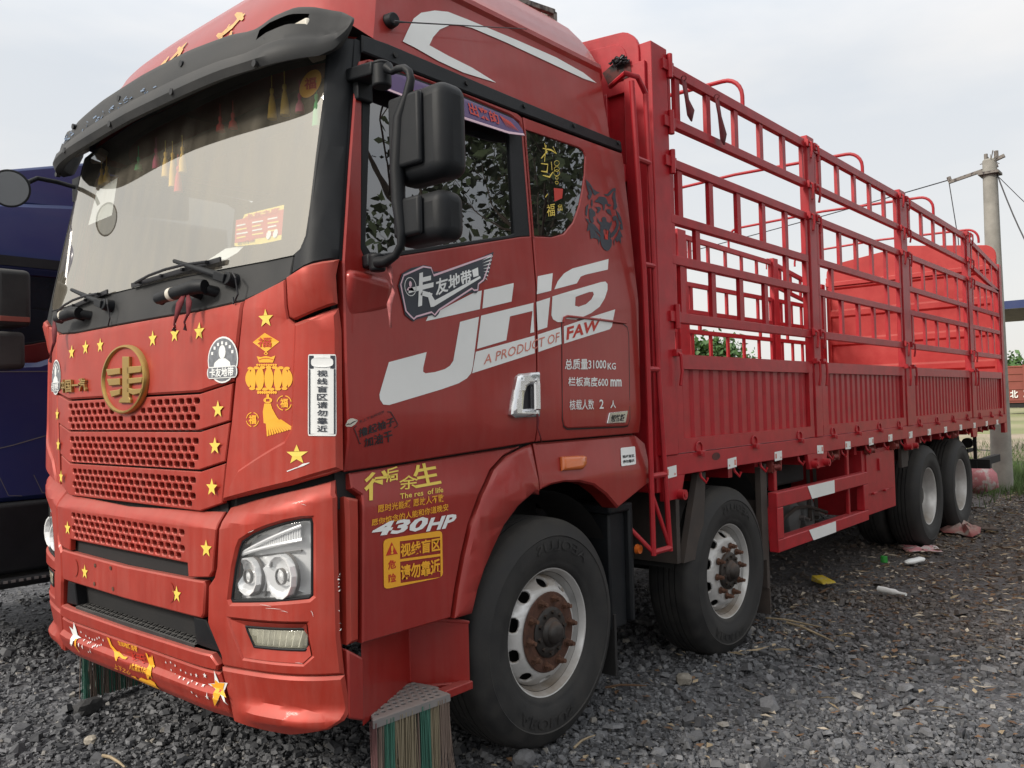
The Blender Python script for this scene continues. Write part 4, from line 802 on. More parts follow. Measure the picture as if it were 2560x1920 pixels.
# ================================================================== stake bed
YB = 1.25
g = G(); g.box(2.44, 11.75, -1.19, 1.19, 1.20, 1.24)
for x in np.arange(2.6, 11.7, .4): g.box(x, x+.06, -1.17, 1.17, 1.10, 1.20)
g.build('bed_floor', 'bed', truck)
posts = [(2.43, 2.60), (4.68, 4.86), (7.04, 7.28), (9.74, 9.94), (11.56, 11.74)]
ZT = [3.62, 3.62, 3.60, 3.58, 3.40]
def zt(x): return lerp(x, [2.4, 4.7, 7.1, 9.8, 11.6], [3.60, 3.61, 3.61, 3.57, 3.36])
for sg in (-1, 1):
    Yf = lambda d: sg*(YB+d)
    def bx(g, x0, x1, d0, d1, z0, z1, mi=0): g.box(x0, x1, min(Yf(d0), Yf(d1)), max(Yf(d0), Yf(d1)), z0, z1, mi)
    # sill with shoe plates below each post
    g = G(); bx(g, 2.43, 11.76, -.06, .012, 1.185, 1.305); 
    for p0, p1 in ((2.43, 2.64), (4.52, 4.90), (7.0, 7.3), (9.72, 9.98)):
        g.prism([(p0, Yf(.010), 1.20), (p1+.04, Yf(.010), 1.20), (p1-.02, Yf(.010), 1.07 if p0 > 2.5 else 1.05), (p0+(.04 if p0 > 2.5 else 0), Yf(.010), 1.07 if p0 > 2.5 else 1.05)], (0, -sg*.03, 0))
    bx(g, 11.60, 11.76, -.04, .012, 1.05, 1.2)
    sill = g.build('side_rail', 'bed', truck, bevel=.004)
    for i, (p0, p1) in enumerate(posts):
        g = G(); bx(g, p0+.02, p1-.02, -.05, .02, 1.306, zt(p0)+.03)
        if i == 0: bx(g, 2.415, 2.59, -.06, .022, 1.306, 3.66)
        po = g.build('corner_post' if i in (0, 4) else 'post', 'bed', truck, bevel=.005)
        for z in ([3.56, 3.24, 3.0, 2.10] if i else [3.56, 3.23, 3.0, 2.10]):
            if i == 4: continue
            for x in ([p1-.005] if i == 0 else [p0+.02, p1-.02]):
                g = G(); x_ = x; y_ = Yf(.036)
                if i == 0: g.cyl((x_, y_, z-.07), (x_, y_, z+.07), .017, n=10); g.box(x_-.07, x_+.05, min(y_, Yf(.02)), max(y_, Yf(.02)), z-.03, z+.03)
                else: g.tube([(x_, Yf(.03), z+.03), (x_, Yf(.055), z+.01), (x_+.005, Yf(.055), z-.05), (x_-.012, Yf(.05), z-.11)], .010, 6); g.box(x_-.03, x_+.03, min(Yf(.02), Yf(.04)), max(Yf(.02), Yf(.04)), z-.015, z+.04)
                g.build('latch', 'bed', po, bevel=.002)
        if i < 4:
            for x in ([2.58] if i == 0 else [p0+.02, p1-.02]):
                g = G(); g.tube([(x, Yf(.03), 1.90), (x, Yf(.06), 1.88), (x+.01, Yf(.06), 1.78), (x-.005, Yf(.055), 1.70)], .011, 6); g.box(x-.03, x+.03, min(Yf(.02), Yf(.05)), max(Yf(.02), Yf(.05)), 1.87, 1.91); g.build('latch', 'bed', po, bevel=.002)
    for i in range(4):
        x0, x1 = posts[i][1]+.005, posts[i+1][0]-.005
        # corrugated drop side
        g = G(); z0, z1 = 1.312, 1.885; bx(g, x0, x1, -.035, .012, 1.80, 1.885); bx(g, x0, x1, -.035, .012, z0, 1.392); bx(g, x0, x0+.07, -.035, .010, 1.392, 1.80); bx(g, x1-.07, x1, -.035, .010, 1.392, 1.80)
        xa, xb = x0+.071, x1-.071; n = int((xb-xa)/.125); pts = []
        for k_ in range(n):
            w_ = (xb-xa)/n; a = xa+k_*w_; pts += [(a, -.028), (a+w_*.22, -.028), (a+w_*.36, -.014), (a+w_*.86, -.014)]
        pts.append((xb, -.028)); m = len(pts)
        g.add([(a, Yf(d), z) for z in (1.385, 1.805) for a, d in pts], [(j, j+1, j+1+m, j+m) for j in range(m-1)])
        dsd = g.build('drop_side', 'bed', truck, smooth=20, bevel=0)
        # upper gate
        def rail(g, za, zb, xa=x0, xb=x1, flat=False):
            ta, tb_ = (za, za) if flat else (za+zt(xa)-3.6, za+zt(xb)-3.6); h = zb-za
            g.hexa([(xa, Yf(-.03), ta), (xb, Yf(-.03), tb_), (xb, Yf(.012), tb_), (xa, Yf(.012), ta), (xa, Yf(-.03), ta+h), (xb, Yf(-.03), tb_+h), (xb, Yf(.012), tb_+h), (xa, Yf(.012), ta+h)])
        L = x1-x0; ns = 5 if L > 1.9 else 4; xs = [x0+.10+(L-.20)*k_/(ns-.2) for k_ in range(ns)]
        g = G(); rail(g, 3.53, 3.595); rail(g, 3.225, 3.28)
        ug = g.build('upper_gate', 'bed', truck, bevel=.004)
        for x in [x0+.02]+xs+[x1-.045]:
            w_ = .025 if x in (x0+.02, x1-.045) else .055; dz = zt(x)-3.6
            g = G(); bx(g, x, x+w_, -.022, .004, 3.282+dz, 3.528+dz); g.build('slat', 'bed', ug)
        g = G(); rail(g, 2.978, 3.035, flat=True); rail(g, 2.65, 2.705, flat=True); rail(g, 2.41, 2.465, flat=True); rail(g, 2.07, 2.13, flat=True)
        bx(g, x0, x0+.045, -.028, .010, 2.13, 2.978); bx(g, x1-.045, x1, -.028, .010, 2.13, 2.978)
        lg = g.build('lower_gate', 'bed', truck, bevel=.004)
        for x in xs:
            g = G(); bx(g, x, x+.055, -.022, .004, 2.706, 2.977); g.build('slat', 'bed', lg)
            g = G(); bx(g, x, x+.055, -.022, .004, 2.131, 2.409); g.build('slat', 'bed', lg)
        for x in (x0+.30, x1-.42):
            g = G(); bx(g, x, x+.055, -.022, .004, 2.466, 2.649); g.build('slat', 'bed', lg)
    for x in (2.842, 3.604, 4.371, 5.05, 5.62, 6.2, 6.78, 7.46, 8.12, 8.80, 9.46, 10.11, 10.75, 11.3):
        g = G(); g.tube([(x+.040*math.cos(t), Yf(.016), 1.325+.040*math.sin(t)) for t in np.linspace(-.4, 3.54, 12)], .006, 6); g.box(x-.018, x+.045, min(Yf(.012), Yf(.038)), max(Yf(.012), Yf(.038)), 1.290, 1.312)
        g.prism([(x-.02, Yf(.012), 1.285), (x+.04, Yf(.012), 1.285), (x+.015, Yf(.045), 1.275)], (0, 0, .03)); g.build('hinge', 'bed', sill, bevel=.002)
    for x in (2.9, 3.35, 3.75, 4.40, 4.65, 5.0, 5.3, 5.9, 6.4, 6.9, 7.6, 8.3, 8.6, 9.5, 10.2, 10.9):
        g = G(); g.tube([(x, Yf(-.02), 1.20), (x, Yf(-.01), 1.15), (x+.02, Yf(.015), 1.115), (x+.03, Yf(.02), 1.145)], .009, 6); g.build('rope_hook', 'bed', sill)
    if sg < 0:
        for x, y in ((2.60, 1.075), (4.62, 1.105), (4.86, 1.105), (7.05, 1.105), (7.25, 1.105)):
            g = G(); g.cyl((x, Yf(-.02), y), (x, Yf(.05), y), .03, n=14); g.cyl((x, Yf(.045), y), (x, Yf(.056), y), .016, n=6); g.build('shoe_bolt', 'bed', sill)
        for x in (3.95, 5.10, 6.0, 6.7, 8.9):     # rope winches under the rail
            g = G(); g.cyl((x-.02, -1.23, 1.13), (x+.11, -1.23, 1.13), .020, n=12); g.cyl((x-.03, -1.23, 1.13), (x-.012, -1.23, 1.13), .034, n=10)
            for k_ in range(10): a = k_*.628; g.box(x-.03, x-.012, -1.234+.036*math.cos(a), -1.226+.036*math.cos(a), 1.126+.036*math.sin(a), 1.134+.036*math.sin(a))
            g.box(x+.105, x+.115, -1.25, -1.2, 1.10, 1.19); g.box(x-.042, x-.034, -1.25, -1.2, 1.10, 1.19); g.build('rope_winch', 'bedrust', sill, bevel=.002)
# retroreflector stickers on the near rail
for x in (2.51, 3.274, 3.987, 4.771, 5.384, 5.968, 6.51, 7.155, 7.818, 8.469, 9.146, 9.825, 10.49, 11.128):
    g = G(); SY = plane(1, -1.2635); z = 1.213+.004*math.sin(x*9); a = random.uniform(-.004, .004)
    flatmesh([[(x-.062, z-.032+a), (x+.062, z-.032-a), (x+.062, z+.032-a), (x-.062, z+.032+a)]], g, SY, 0)
    s_ = random.choice((-1, 1))*.04; flatmesh([[(x+s_-.012, z-.016), (x+s_+.012, z-.016), (x+s_+.012, z+.018), (x+s_-.012, z+.018)]], g, SY, .0012, 1); flatmesh([[(x-s_-.005, z-.02), (x-s_+.008, z-.02), (x-s_+.008, z-.008), (x-s_-.005, z-.008)]], g, SY, .0012, 1)
    g.build('reflector_sticker', ['white', 'salmon'], truck, smooth=0)
g = G(); flatmesh([ell(3.06, 1.265, .055, .024, 20)], g, plane(1, -1.2632), 0); g.build('worn_patch', 'scorch', truck)
# headboard
g = G()
hb = lambda w_, zt_, r: [(-w_, 3.40), (w_, 3.40)]+[(w_-r+r*math.cos(a), zt_-r+r*math.sin(a)) for a in np.linspace(0, math.pi/2, 7)]+[(0, zt_+.10)]+[(-w_+r-r*math.sin(a), zt_-r+r*math.cos(a)) for a in np.linspace(0, math.pi/2, 7)]
SH = plane(0, 2.40, -1)
g.prism([(2.40, y, z) for y, z in hb(1.20, 3.76, .14)], (.03, 0, 0)); g.prism([(2.395, y, z) for y, z in hb(1.12, 3.70, .10)], (.008, 0, 0))
hbo = g.build('headboard', 'bed', truck, bevel=.006)
g = G()
for y0, y1 in ((-1.24, -1.10), (1.10, 1.24), (-.5, -.38), (.38, .5), (-.98, -.86), (.86, .98)): g.box(2.39, 2.44, y0, y1, 1.1, 3.55 if abs(y0) > 1.05 else 3.42)
for z in (2.88, 2.2, 1.5): g.box(2.37, 2.43, -1.1, 1.1, z, z+.10)
g.box(2.42, 2.435, -1.1, 1.1, 1.2, 3.42); g.build('headboard_frame', 'bed', hbo, bevel=.004)
g = G(); c_ = on(0, 2.385, 'O', 320, 270); g.add([(2.386, c_.y+a, c_.z+b) for a, b in ((-.06, -.09), (.10, -.10), (.14, -.02), (.06, .015), (-.05, .01))], [(0, 1, 2, 3, 4)]); g.build('scorch_mark', 'scorch', hbo)
g = G()
for k_ in range(26):
    c = on(0, 2.375, 'O', 305, 255)+Vector((0, random.uniform(-.02, .02), random.uniform(-.012, .012))); g.tube([c, c+Vector((random.uniform(-.03, 0), random.uniform(-.04, .04), random.uniform(-.015, .015))), c+Vector((random.uniform(-.02, 0), random.uniform(-.08, .08), random.uniform(-.03, .015)))], .006, 5)
twn = g.build('rope_knot', 'blackv'); setp(twn, 'frayed black rope knot hanging on the front board above the cab rear', 'rope')
# tailboard
g = G(); g.prism([(11.80, y, z) for y, z in [(-1.2, 1.24), (1.2, 1.24)]+[(1.2-.16+.16*math.cos(a), 3.56+.16*math.sin(a)) for a in np.linspace(0, math.pi/2, 7)]+[(0, 3.86)]+[(-1.04-.16*math.sin(a), 3.56+.16*math.cos(a)) for a in np.linspace(0, math.pi/2, 7)]], (.03, 0, 0))
for z in (1.5, 1.95, 2.4, 2.85, 3.3): g.hexa([(11.80, -1.19, z), (11.77, -1.19, z+.03), (11.77, 1.19, z+.03), (11.80, 1.19, z), (11.80, -1.19, z+.14), (11.77, -1.19, z+.11), (11.77, 1.19, z+.11), (11.80, 1.19, z+.14)])
for y in (-1.2, 1.14): g.box(11.76, 11.79, y, y+.06, 1.24, 3.5)
g.box(11.74, 11.79, -1.2, 1.2, 3.36, 3.42); g.build('tailboard', 'bedin', truck, bevel=.004)
# tarpaulin bows
for x in (3.67, 6.10, 8.44, 10.6):
    zq = 3.82 if x < 10 else 3.76; g = G(); r = .14; pts = [(x, -1.23, 3.57)]+[(x, -1.23+r-r*math.cos(a), zq-r+r*math.sin(a)) for a in np.linspace(0, math.pi/2, 7)]+[(x, 0, zq+.03)]+[(x, 1.23-r+r*math.sin(a), zq-r+r*math.cos(a)) for a in np.linspace(0, math.pi/2, 7)]+[(x, 1.23, 3.57)]
    g.tube(pts, .015, 8); g.build('tarp_bow', 'bed', truck)
# access ladder at the front corner of the bed
lr = [on(1, -1.30, *p) for p in (('O', 385, 395), ('M', 1392, 600), ('M', 1400, 800), ('M', 1412, 1200))]; rr = [on(1, -1.30, *p) for p in (('O', 480, 480), ('M', 1405, 400), ('M', 1422, 800), ('M', 1448, 1190))]
g = G(); g.tube(lr, .015, 8); g.tube(rr, .015, 8); top = on(1, -1.27, 'O', 215, 370); g.tube([Vector((2.25, -1.1, lr[0].z+.05)), lr[0]+Vector((-.03, .02, .04)), lr[0]+Vector((.06, 0, .04)), rr[0]+Vector((-.02, 0, .02)), rr[0]], .015, 8)
def lat(l, z):
    for a, b in zip(l, l[1:]):
        if b.z <= z <= a.z: return a+(b-a)*((a.z-z)/(a.z-b.z))
    return l[-1]
for z in (2.93, 2.36, 1.79, 1.21, .80): g.tube([lat(lr, z), lat(rr, z)], .016, 8)
g.tube([lat(lr, .80), Vector((2.05, -1.02, 1.16))], .012, 8); g.tube([lat(rr, .80)+Vector((0, 0, 0)), Vector((2.30, -1.22, 1.22))], .012, 8)
g.build('access_ladder', 'bed', truck, bevel=0)
# ratchet straps dangling from the top rail
for x, L in ((2.75, .20), (3.17, .25)):
    g = G(); y = -1.29; g.add([(x-.022, y, 3.52), (x+.03, y, 3.52), (x+.04, y-.01, 3.41), (x-.005, y-.01, 3.41), (x+.10, y-.012, 3.50-L+.06), (x+.015, y-.012, 3.50-L+.01), (x+.07, y-.01, 3.50-L-.015), (x+.04, y-.02, 3.50-L-.02)], [(0, 1, 2, 3), (3, 2, 4, 5), (5, 4, 6, 7)])
    g.lathe([(.016, -.003), (.019, 0), (.016, .003)], (x, y, 3.53), (1, .3, 0), 12)
    o = g.build('strap', 'cloth'); md = o.modifiers.new('thickness', 'SOLIDIFY'); md.thickness = .006
    setp(o, 'dark red strap on the top rail nearest the front corner post' if x < 3 else 'dark red strap with loose loop end, second from the front corner post', 'strap', 'straps hanging from the top rail')
# ================================================================== stickers and lettering
SDd = Surf(lambda x, z: SD.at(x, z, .0135), 1); SDd.ax = 1
def dec(name, mats, parent=None, **k): return _g.build(name, mats, parent or truck, smooth=0)
def new():
    global _g; _g = G(); return _g
def fill(S, c, pts, mi=0, h=0, holes_=(), step=None, raw=False):
    L = [pts if raw else hits(S, c, pts)]+[h_ if raw else hits(S, c, h_) for h_ in holes_]; flatmesh(L, _g, S, h, mi, step)
ST_ = (.12, .05)
# big white letters on the door
new()
fill(SDd, 'E', [(408, 724), (632, 664), (612, 755), (611, 780), (625, 790), (680, 783), (740, 765), (770, 745), (790, 715), (830, 485), (942, 455), (905, 750), (895, 790), (870, 820), (820, 850), (720, 885), (410, 978), (375, 975), (355, 945), (352, 915), (362, 880)], step=ST_)
fill(SDd, 'J', [(323, 698), (838, 583), (857, 405), (790, 420), (560, 540), (450, 600), (345, 650)], step=ST_)
fill(SDd, 'J', [(878, 400), (1160, 337), (1140, 510), (862, 577)], step=ST_)
fill(SDd, 'J', [(850, 645), (1350, 522), (1348, 560), (1356, 803), (1318, 812), (1340, 600), (1125, 652), (1090, 880), (810, 963)], step=ST_)
fill(SDd, 'J', [(1378, 514), (1508, 472), (1480, 757), (1390, 787)], step=ST_)
fill(SDd, 'J', [(1390, 272), (1533, 242), (1518, 410), (1380, 441)], step=ST_)
fill(SDd, 'J', [(1548, 397), (1580, 320), (1640, 245), (1720, 198), (2065, 107), (2058, 208), (1850, 255), (1800, 275), (1762, 340)], step=ST_)
fill(SDd, 'J', [(1530, 462), (1990, 328), (2035, 322), (2055, 345), (2055, 400), (2030, 480), (1980, 560), (1900, 620), (1840, 648), (1740, 690), (1640, 707), (1580, 706), (1535, 680), (1520, 640)], holes_=[[(1750, 467), (1880, 422), (1915, 420), (1925, 445), (1900, 490), (1850, 535), (1780, 560), (1745, 550)]], step=ST_)
fill(SDd, 'J', [(800, 990), (1360, 835), (1362, 1003), (765, 1195)], step=ST_)
fill(SDd, 'J', [(1392, 826), (1610, 755), (1616, 915), (1396, 992)], step=ST_)
fill(SDd, 'J', [(1632, 748), (1900, 655), (2122, 585), (2090, 750), (2070, 775), (1636, 912)], step=ST_, h=.004)
text(_g, SDd, 'A PRODUCT OF', hits(SDd, 'J', [(872, 1113), (1590, 893), (1597, 800), (885, 1020)]), h=.0015, mi=1, bold=.006)
text(_g, SDd, 'FAW', hits(SDd, 'J', [(1655, 880), (1975, 775), (1985, 668), (1645, 762)]), h=.0055, mi=2, bold=.03, shear=.15)
dec('door_lettering', ['white', 'salmon', 'redv'])
# lorry-shaped sticker
new()
fill(SDd, 'J', [(55, 360), (90, 245), (180, 195), (300, 168), (365, 180), (395, 230), (480, 225), (770, 125), (965, 40), (920, 240), (880, 320), (830, 345), (825, 400), (800, 432), (760, 425), (735, 430), (465, 570), (440, 630), (410, 660), (380, 640), (230, 680), (200, 702), (170, 680), (120, 640), (90, 500)], 0, .003, step=(.12, .06))
stroke(_g, SDd, hits(SDd, 'J', [(75, 350), (105, 262), (290, 183), (365, 195), (390, 265), (945, 70), (905, 200), (865, 310), (815, 345), (810, 400), (775, 405), (755, 385), (440, 590), (400, 640), (370, 612), (225, 655), (200, 678), (165, 645), (125, 600)]), .007, .0050, 1, close=True)
for k_ in range(7): fill(SDd, 'J', [(945-k_*8, 72+k_*38), (955-k_*9, 85+k_*38), (850+k_*3, 125+k_*26)], 2, .005)
text(_g, SDd, '卡', hits(SDd, 'J', [(140, 590), (385, 520), (385, 215), (160, 265)]), .005, 2, bold=.035)
text(_g, SDd, '友地带', hits(SDd, 'J', [(410, 462), (755, 325), (748, 205), (405, 300)]), .005, 2, bold=.025)
fill(SDd, 'J', [(755, 215), (812, 190), (818, 268), (768, 285)], 2, .005)
fill(SDd, 'J', [(325, 430), (350, 420), (400, 500), (830, 272), (838, 292), (390, 560), (360, 565)], 2, .0055)
c0 = hit(SDd, 'J', 168, 370); stroke(_g, SDd, ell(c0[0], c0[1], .030, .036, 20), .003, .005, 2, close=True); fill(None or SDd, '', ell(c0[0], c0[1]+.010, .008, .012, 12), 1, .005, raw=True); fill(SDd, '', [(c0[0]-.022, c0[1]-.016), (c0[0]+.022, c0[1]-.016), (c0[0]+.010, c0[1]-.002), (c0[0]-.010, c0[1]-.002)], 1, .005, raw=True)
dec('truck_shaped_sticker', ['slate', 'pink', 'white'])
# small black calligraphy sticker and lips
new(); fill(SDd, 'K', [(40, 600), (120, 420), (210, 365), (300, 360), (450, 410), (470, 445), (380, 560), (260, 640), (80, 640)], 0, .0015); stroke(_g, SDd, hits(SDd, 'K', [(50, 590), (130, 555), (200, 560), (300, 490), (450, 430)]), [.001, .004, .003, .004, .001], .003, 1); dec('lips_sticker', ['cream', 'blackv'])
new(); text(_g, SDd, '天上不会掉馅饼', hits(SDd, 'K', [(530, 545), (1400, 165), (1370, 80), (510, 440)]), .0015, 0)
text(_g, SDd, '撸起袖子', hits(SDd, 'K', [(520, 1030), (1760, 600), (1720, 290), (500, 720)]), .0015, 0, bold=.02); text(_g, SDd, '加油干', hits(SDd, 'K', [(700, 1330), (1680, 1130), (1640, 730), (680, 1060)]), .0015, 0, bold=.02)
stroke(_g, SDd, hits(SDd, 'K', [(430, 610), (335, 690), (480, 1050), (530, 1200), (580, 1195)]), .0035, .0015); stroke(_g, SDd, hits(SDd, 'K', [(1500, 135), (1610, 140), (1860, 560), (1830, 620), (1720, 685)]), .0035, .0015)
dec('calligraphy_sticker', ['blackv'])
# step panel stickers
SLd = Surf(lambda x, z: SL.at(x, z, .0095), 1); SLd.ax = 1
q = lambda c, *p: hits(SLd, c, p)
new(); text(_g, SLd, '往', q('T', (45, 640), (350, 600), (370, 300), (40, 350)), .001, bold=.02); text(_g, SLd, '后', q('T', (268, 450), (400, 420), (395, 275), (265, 300)), .001, bold=.015); text(_g, SLd, '余', q('T', (405, 525), (600, 505), (600, 360), (405, 385)), .001, bold=.01)
text(_g, SLd, '生', q('T', (575, 505), (845, 455), (780, 225), (530, 270)), .001, bold=.02)
text(_g, SLd, 'The res  of life', q('T', (415, 618), (862, 545), (860, 490), (412, 562)), .001, bold=.01)
text(_g, SLd, '愿时光能缓 愿故人不散', q('T', (185, 755), (872, 638), (865, 560), (183, 675)), .001, 1, bold=.012); text(_g, SLd, '愿你惦念的人能和你道晚安', q('T', (120, 893), (915, 732), (912, 655), (118, 822)), .001, 1, bold=.012)
dec('poem_sticker', ['yellow', 'orange'])
new(); text(_g, SLd, '430', q('T', (118, 1003), (690, 935), (705, 790), (118, 862)), .002, bold=.04, shear=.25); text(_g, SLd, 'HP', q('T', (680, 950), (985, 900), (1000, 762), (690, 815)), .002, bold=.04, shear=.25); dec('power_badge_lettering', ['white'])
def rrect(c, a, b, cc, d, r=.12):
    P = [a, b, cc, d]; o = []
    for i in range(4):
        p0, p, p1 = P[i-1], P[i], P[(i+1) % 4]
        for t in (0, .33, .67, 1):
            s_, e_ = (p[0]+(p0[0]-p[0])*r, p[1]+(p0[1]-p[1])*r), (p[0]+(p1[0]-p[0])*r, p[1]+(p1[1]-p[1])*r)
            o.append(((1-t)**2*s_[0]+2*t*(1-t)*p[0]+t*t*e_[0], (1-t)**2*s_[1]+2*t*(1-t)*p[1]+t*t*e_[1]))
    return o
new(); fill(SLd, 'T', rrect('T', (240, 1030), (850, 935), (858, 1420), (246, 1550), .09), 0, .001, holes_=[[(412, 1050), (828, 1002), (832, 1178), (414, 1235)], [(414, 1262), (832, 1205), (834, 1420), (420, 1482)]])
text(_g, SLd, '视线盲区', q('T', (418, 1218), (832, 1148), (830, 1005), (416, 1075)), .0015, 0, bold=.03); text(_g, SLd, '请勿靠近', q('T', (420, 1455), (832, 1385), (828, 1225), (418, 1300)), .0015, 0, bold=.03)
fill(SLd, 'T', [(325, 1058), (388, 1180), (264, 1200)], 1, .002); text(_g, SLd, '!', q('T', (315, 1185), (342, 1182), (342, 1090), (315, 1095)), .003, 0, bold=.05)
text(_g, SLd, '危', q('T', (290, 1345), (372, 1330), (368, 1235), (286, 1250)), .002, 2, bold=.03); text(_g, SLd, '险', q('T', (294, 1485), (374, 1468), (370, 1375), (290, 1392)), .002, 2, bold=.03)
dec('warning_sticker', ['orange', 'redv', 'redv'])
# stencilled loads on the flap
SDf = Surf(lambda x, z: SD.at(x, z, .0175), 1); SDf.ax = 1
new(); f_ = lambda *p: hits(SDf, 'E', p)
text(_g, SDf, '总质量31000', f_((1450, 768), (1695, 768), (1695, 700), (1450, 706)), .001, bold=.014); dec('load_stencil', ['white']); new(); text(_g, SDf, 'KG', f_((1703, 768), (1752, 768), (1752, 728), (1703, 728)), .001, bold=.014)
dec('load_stencil', ['white']); new(); text(_g, SDf, '栏板高度600', f_((1470, 865), (1706, 872), (1706, 812), (1470, 812)), .001, bold=.014); dec('load_stencil', ['white']); new(); text(_g, SDf, 'mm', f_((1720, 868), (1786, 868), (1786, 825), (1720, 825)), .001, bold=.03)
dec('load_stencil', ['white']); new(); text(_g, SDf, '核载人数', f_((1478, 1008), (1622, 1005), (1622, 944), (1478, 947)), .001, bold=.006); dec('load_stencil', ['white']); new(); text(_g, SDf, '2', f_((1655, 1000), (1680, 1000), (1680, 945), (1655, 945)), .001, bold=.014); dec('load_stencil', ['white']); new(); text(_g, SDf, '人', f_((1720, 998), (1752, 997), (1752, 950), (1720, 950)), .001, bold=.014)
dec('load_stencil', ['white'])
g = G(); panel('', None, None, SDf, [f_((1710, 1025), (1820, 1012), (1806, 1082), (1697, 1085))], h=.006, b=.002, thick=.008, g=g); ng = g.build('name_badge', 'chrome', truck)
new(); text(_g, SDf, '领航版', f_((1715, 1078), (1798, 1072), (1804, 1030), (1722, 1035)), .0068, bold=.03); dec('badge_lettering', ['blackv'], ng)
# blind spot stickers: rear wing (small) and deflector (tall)
SW_ = Surf(lambda x, z: SL.at(x, z, .0275), 1); SW_.ax = 1
new(); w_ = lambda *p: hits(SW_, 'E', p); fill(SW_, '', rrect('', *w_((1780, 1238), (1866, 1228), (1872, 1334), (1785, 1347)), .08), 0, .001, raw=True)
text(_g, SW_, '视线盲区', w_((1792, 1300), (1862, 1292), (1860, 1274), (1790, 1282)), .002, 1, bold=.03); text(_g, SW_, '请勿靠近', w_((1794, 1330), (1864, 1322), (1862, 1302), (1792, 1311)), .002, 1, bold=.03); dec('small_warning_sticker', ['white', 'blackv'])
SP2 = Surf(lambda y, z: SF.at(y, z, .025), -1); SP2.ax = 0
new(); l_ = lambda *p: hits(SP2, 'L', p)
fill(SP2, '', rrect('', *l_((680, 487), (905, 487), (908, 1162), (678, 1160)), .05), 0, .0015, step=(.02, .1), raw=True)
stroke(_g, SP2, l_((692, 610), (692, 1146), (893, 1146), (893, 610)), .004, .003, 1); fill(SP2, '', l_((688, 498), (897, 498), (897, 606), (688, 606)), 1, .003, raw=True)
fill(SP2, '', rrect('', *l_((706, 514), (882, 514), (882, 592), (706, 592)), .35), 0, .0045, raw=True)
for i, ch in enumerate('视线盲区请勿靠近'):
    y0 = 618+i*65.2; text(_g, SP2, ch, l_((752, y0+54), (836, y0+54), (836, y0), (752, y0)), .0035, 1, bold=.02)
dec('tall_warning_sticker', ['white', 'slate'])
# lantern
SFl = Surf(lambda y, z: SF.at(y, z, .014), -1); SFl.ax = 0
new(); L_ = lambda pts: hits(SFl, 'L', pts)
def lf(pts, mi=0, h=0, hl=()): flatmesh([L_(pts)]+[L_(x) for x in hl], _g, SFl, h, mi)
lf([(333, 307), (453, 380), (345, 467), (235, 385)]); text(_g, SFl, '福', L_([(275, 425), (388, 425), (388, 342), (280, 345)]), .002, 1, bold=.01)
lf(ell(343, 478, 16, 12, 10), hl=[ell(343, 478, 8, 6, 8)])
lf([(268, 500), (300, 508), (343, 498), (385, 508), (420, 495), (400, 553), (288, 553)]); stroke(_g, SFl, L_([(285, 530), (320, 518), (365, 518), (405, 530)]), .002, .001, 1)
for k_ in range(9): lf(ell(272+k_*19, 572, 9.5, 9, 8))
for k_ in range(7): lf(ell(215+k_*50, 603-10*math.cos((k_-3)*.45), 24, 13, 10))
for k_ in range(7):
    s_ = (k_-3)/3; cx = 367+178*math.sin(s_*1.25); rx = 34*math.cos(s_*1.12)+3; ry = 93-20*s_*s_; bow = 16*s_
    lf([(cx+bow*math.cos(t)**2*-1+bow*.4+rx*math.copysign(abs(math.sin(t))**1.1, math.sin(t)), 685-ry*math.cos(t)) for t in np.linspace(0, 2*math.pi, 24, endpoint=False)])
for k_ in range(6): lf(ell(230+k_*53, 765+9*math.cos((k_-2.5)*.5), 25, 13, 10))
for k_ in range(9): lf(ell(280+k_*18, 800, 9.5, 14, 8))
lf([(348, 815), (368, 815), (370, 842), (348, 842)]); lf(ell(359, 865, 36, 24, 20), hl=[[(345, 855), (373, 855), (373, 876), (345, 876)]])
lf([(330, 892), (382, 892), (395, 935), (430, 1000), (460, 1040), (355, 1060), (325, 1055), (318, 960)])
for k_ in range(11):
    t = k_/10; x0 = 350+t*110; y0 = 1060-t*22; lf([(x0-9, y0-12), (x0+7, y0-14), (365+t*208, 1158-t*62), (352+t*208, 1166-t*60)])
for cx, cy, rx, ry in ((233, 1025, 50, 58), (492, 888, 58, 60)):
    for a in range(4): stroke(_g, SFl, L_([(cx+rx*math.cos(t), cy+ry*math.sin(t)) for t in np.linspace(a*1.571+.18, a*1.571+1.39, 8)]), .0035, 0)
    text(_g, SFl, '福', L_([(cx-32, cy+38), (cx+32, cy+38), (cx+32, cy-38), (cx-32, cy-38)]), 0, 0, bold=.03)
dec('lantern_sticker', ['orange', 'redv'])
# stars
def stars(name, S, c, lst, mi='yellow', par=None):
    for (x, y, r) in lst:
        a = hit(S, c, x, y); new(); flatmesh([star(a[0], a[1], r)], _g, S, .001, 0); dec('star_sticker', [mi], par)
SH2 = Surf(lambda y, z: SF.at(y, z, .014), -1); SH2.ax = 0
stars('', SH2, 'B', [(1572, 347, .036), (905, 468, .037), (1035, 440, .037), (1178, 425, .036), (594, 507, .036), (507, 520, .036), (425, 548, .036), (1290, 886, .035), (1272, 1103, .035), (1254, 1348, .035), (340, 915, .035), (346, 1095, .035), (363, 1285, .035)])
stars('', SP2, 'B', [(1747, 1155, .037)])
SBd = Surf(lambda y, z: SB.at(y, z, .002), -1); SBd.ax = 0
stars('', SBd, 'C', [(1222, 360, .035), (1048, 630, .035), (401, 238, .035), (503, 498, .035)])
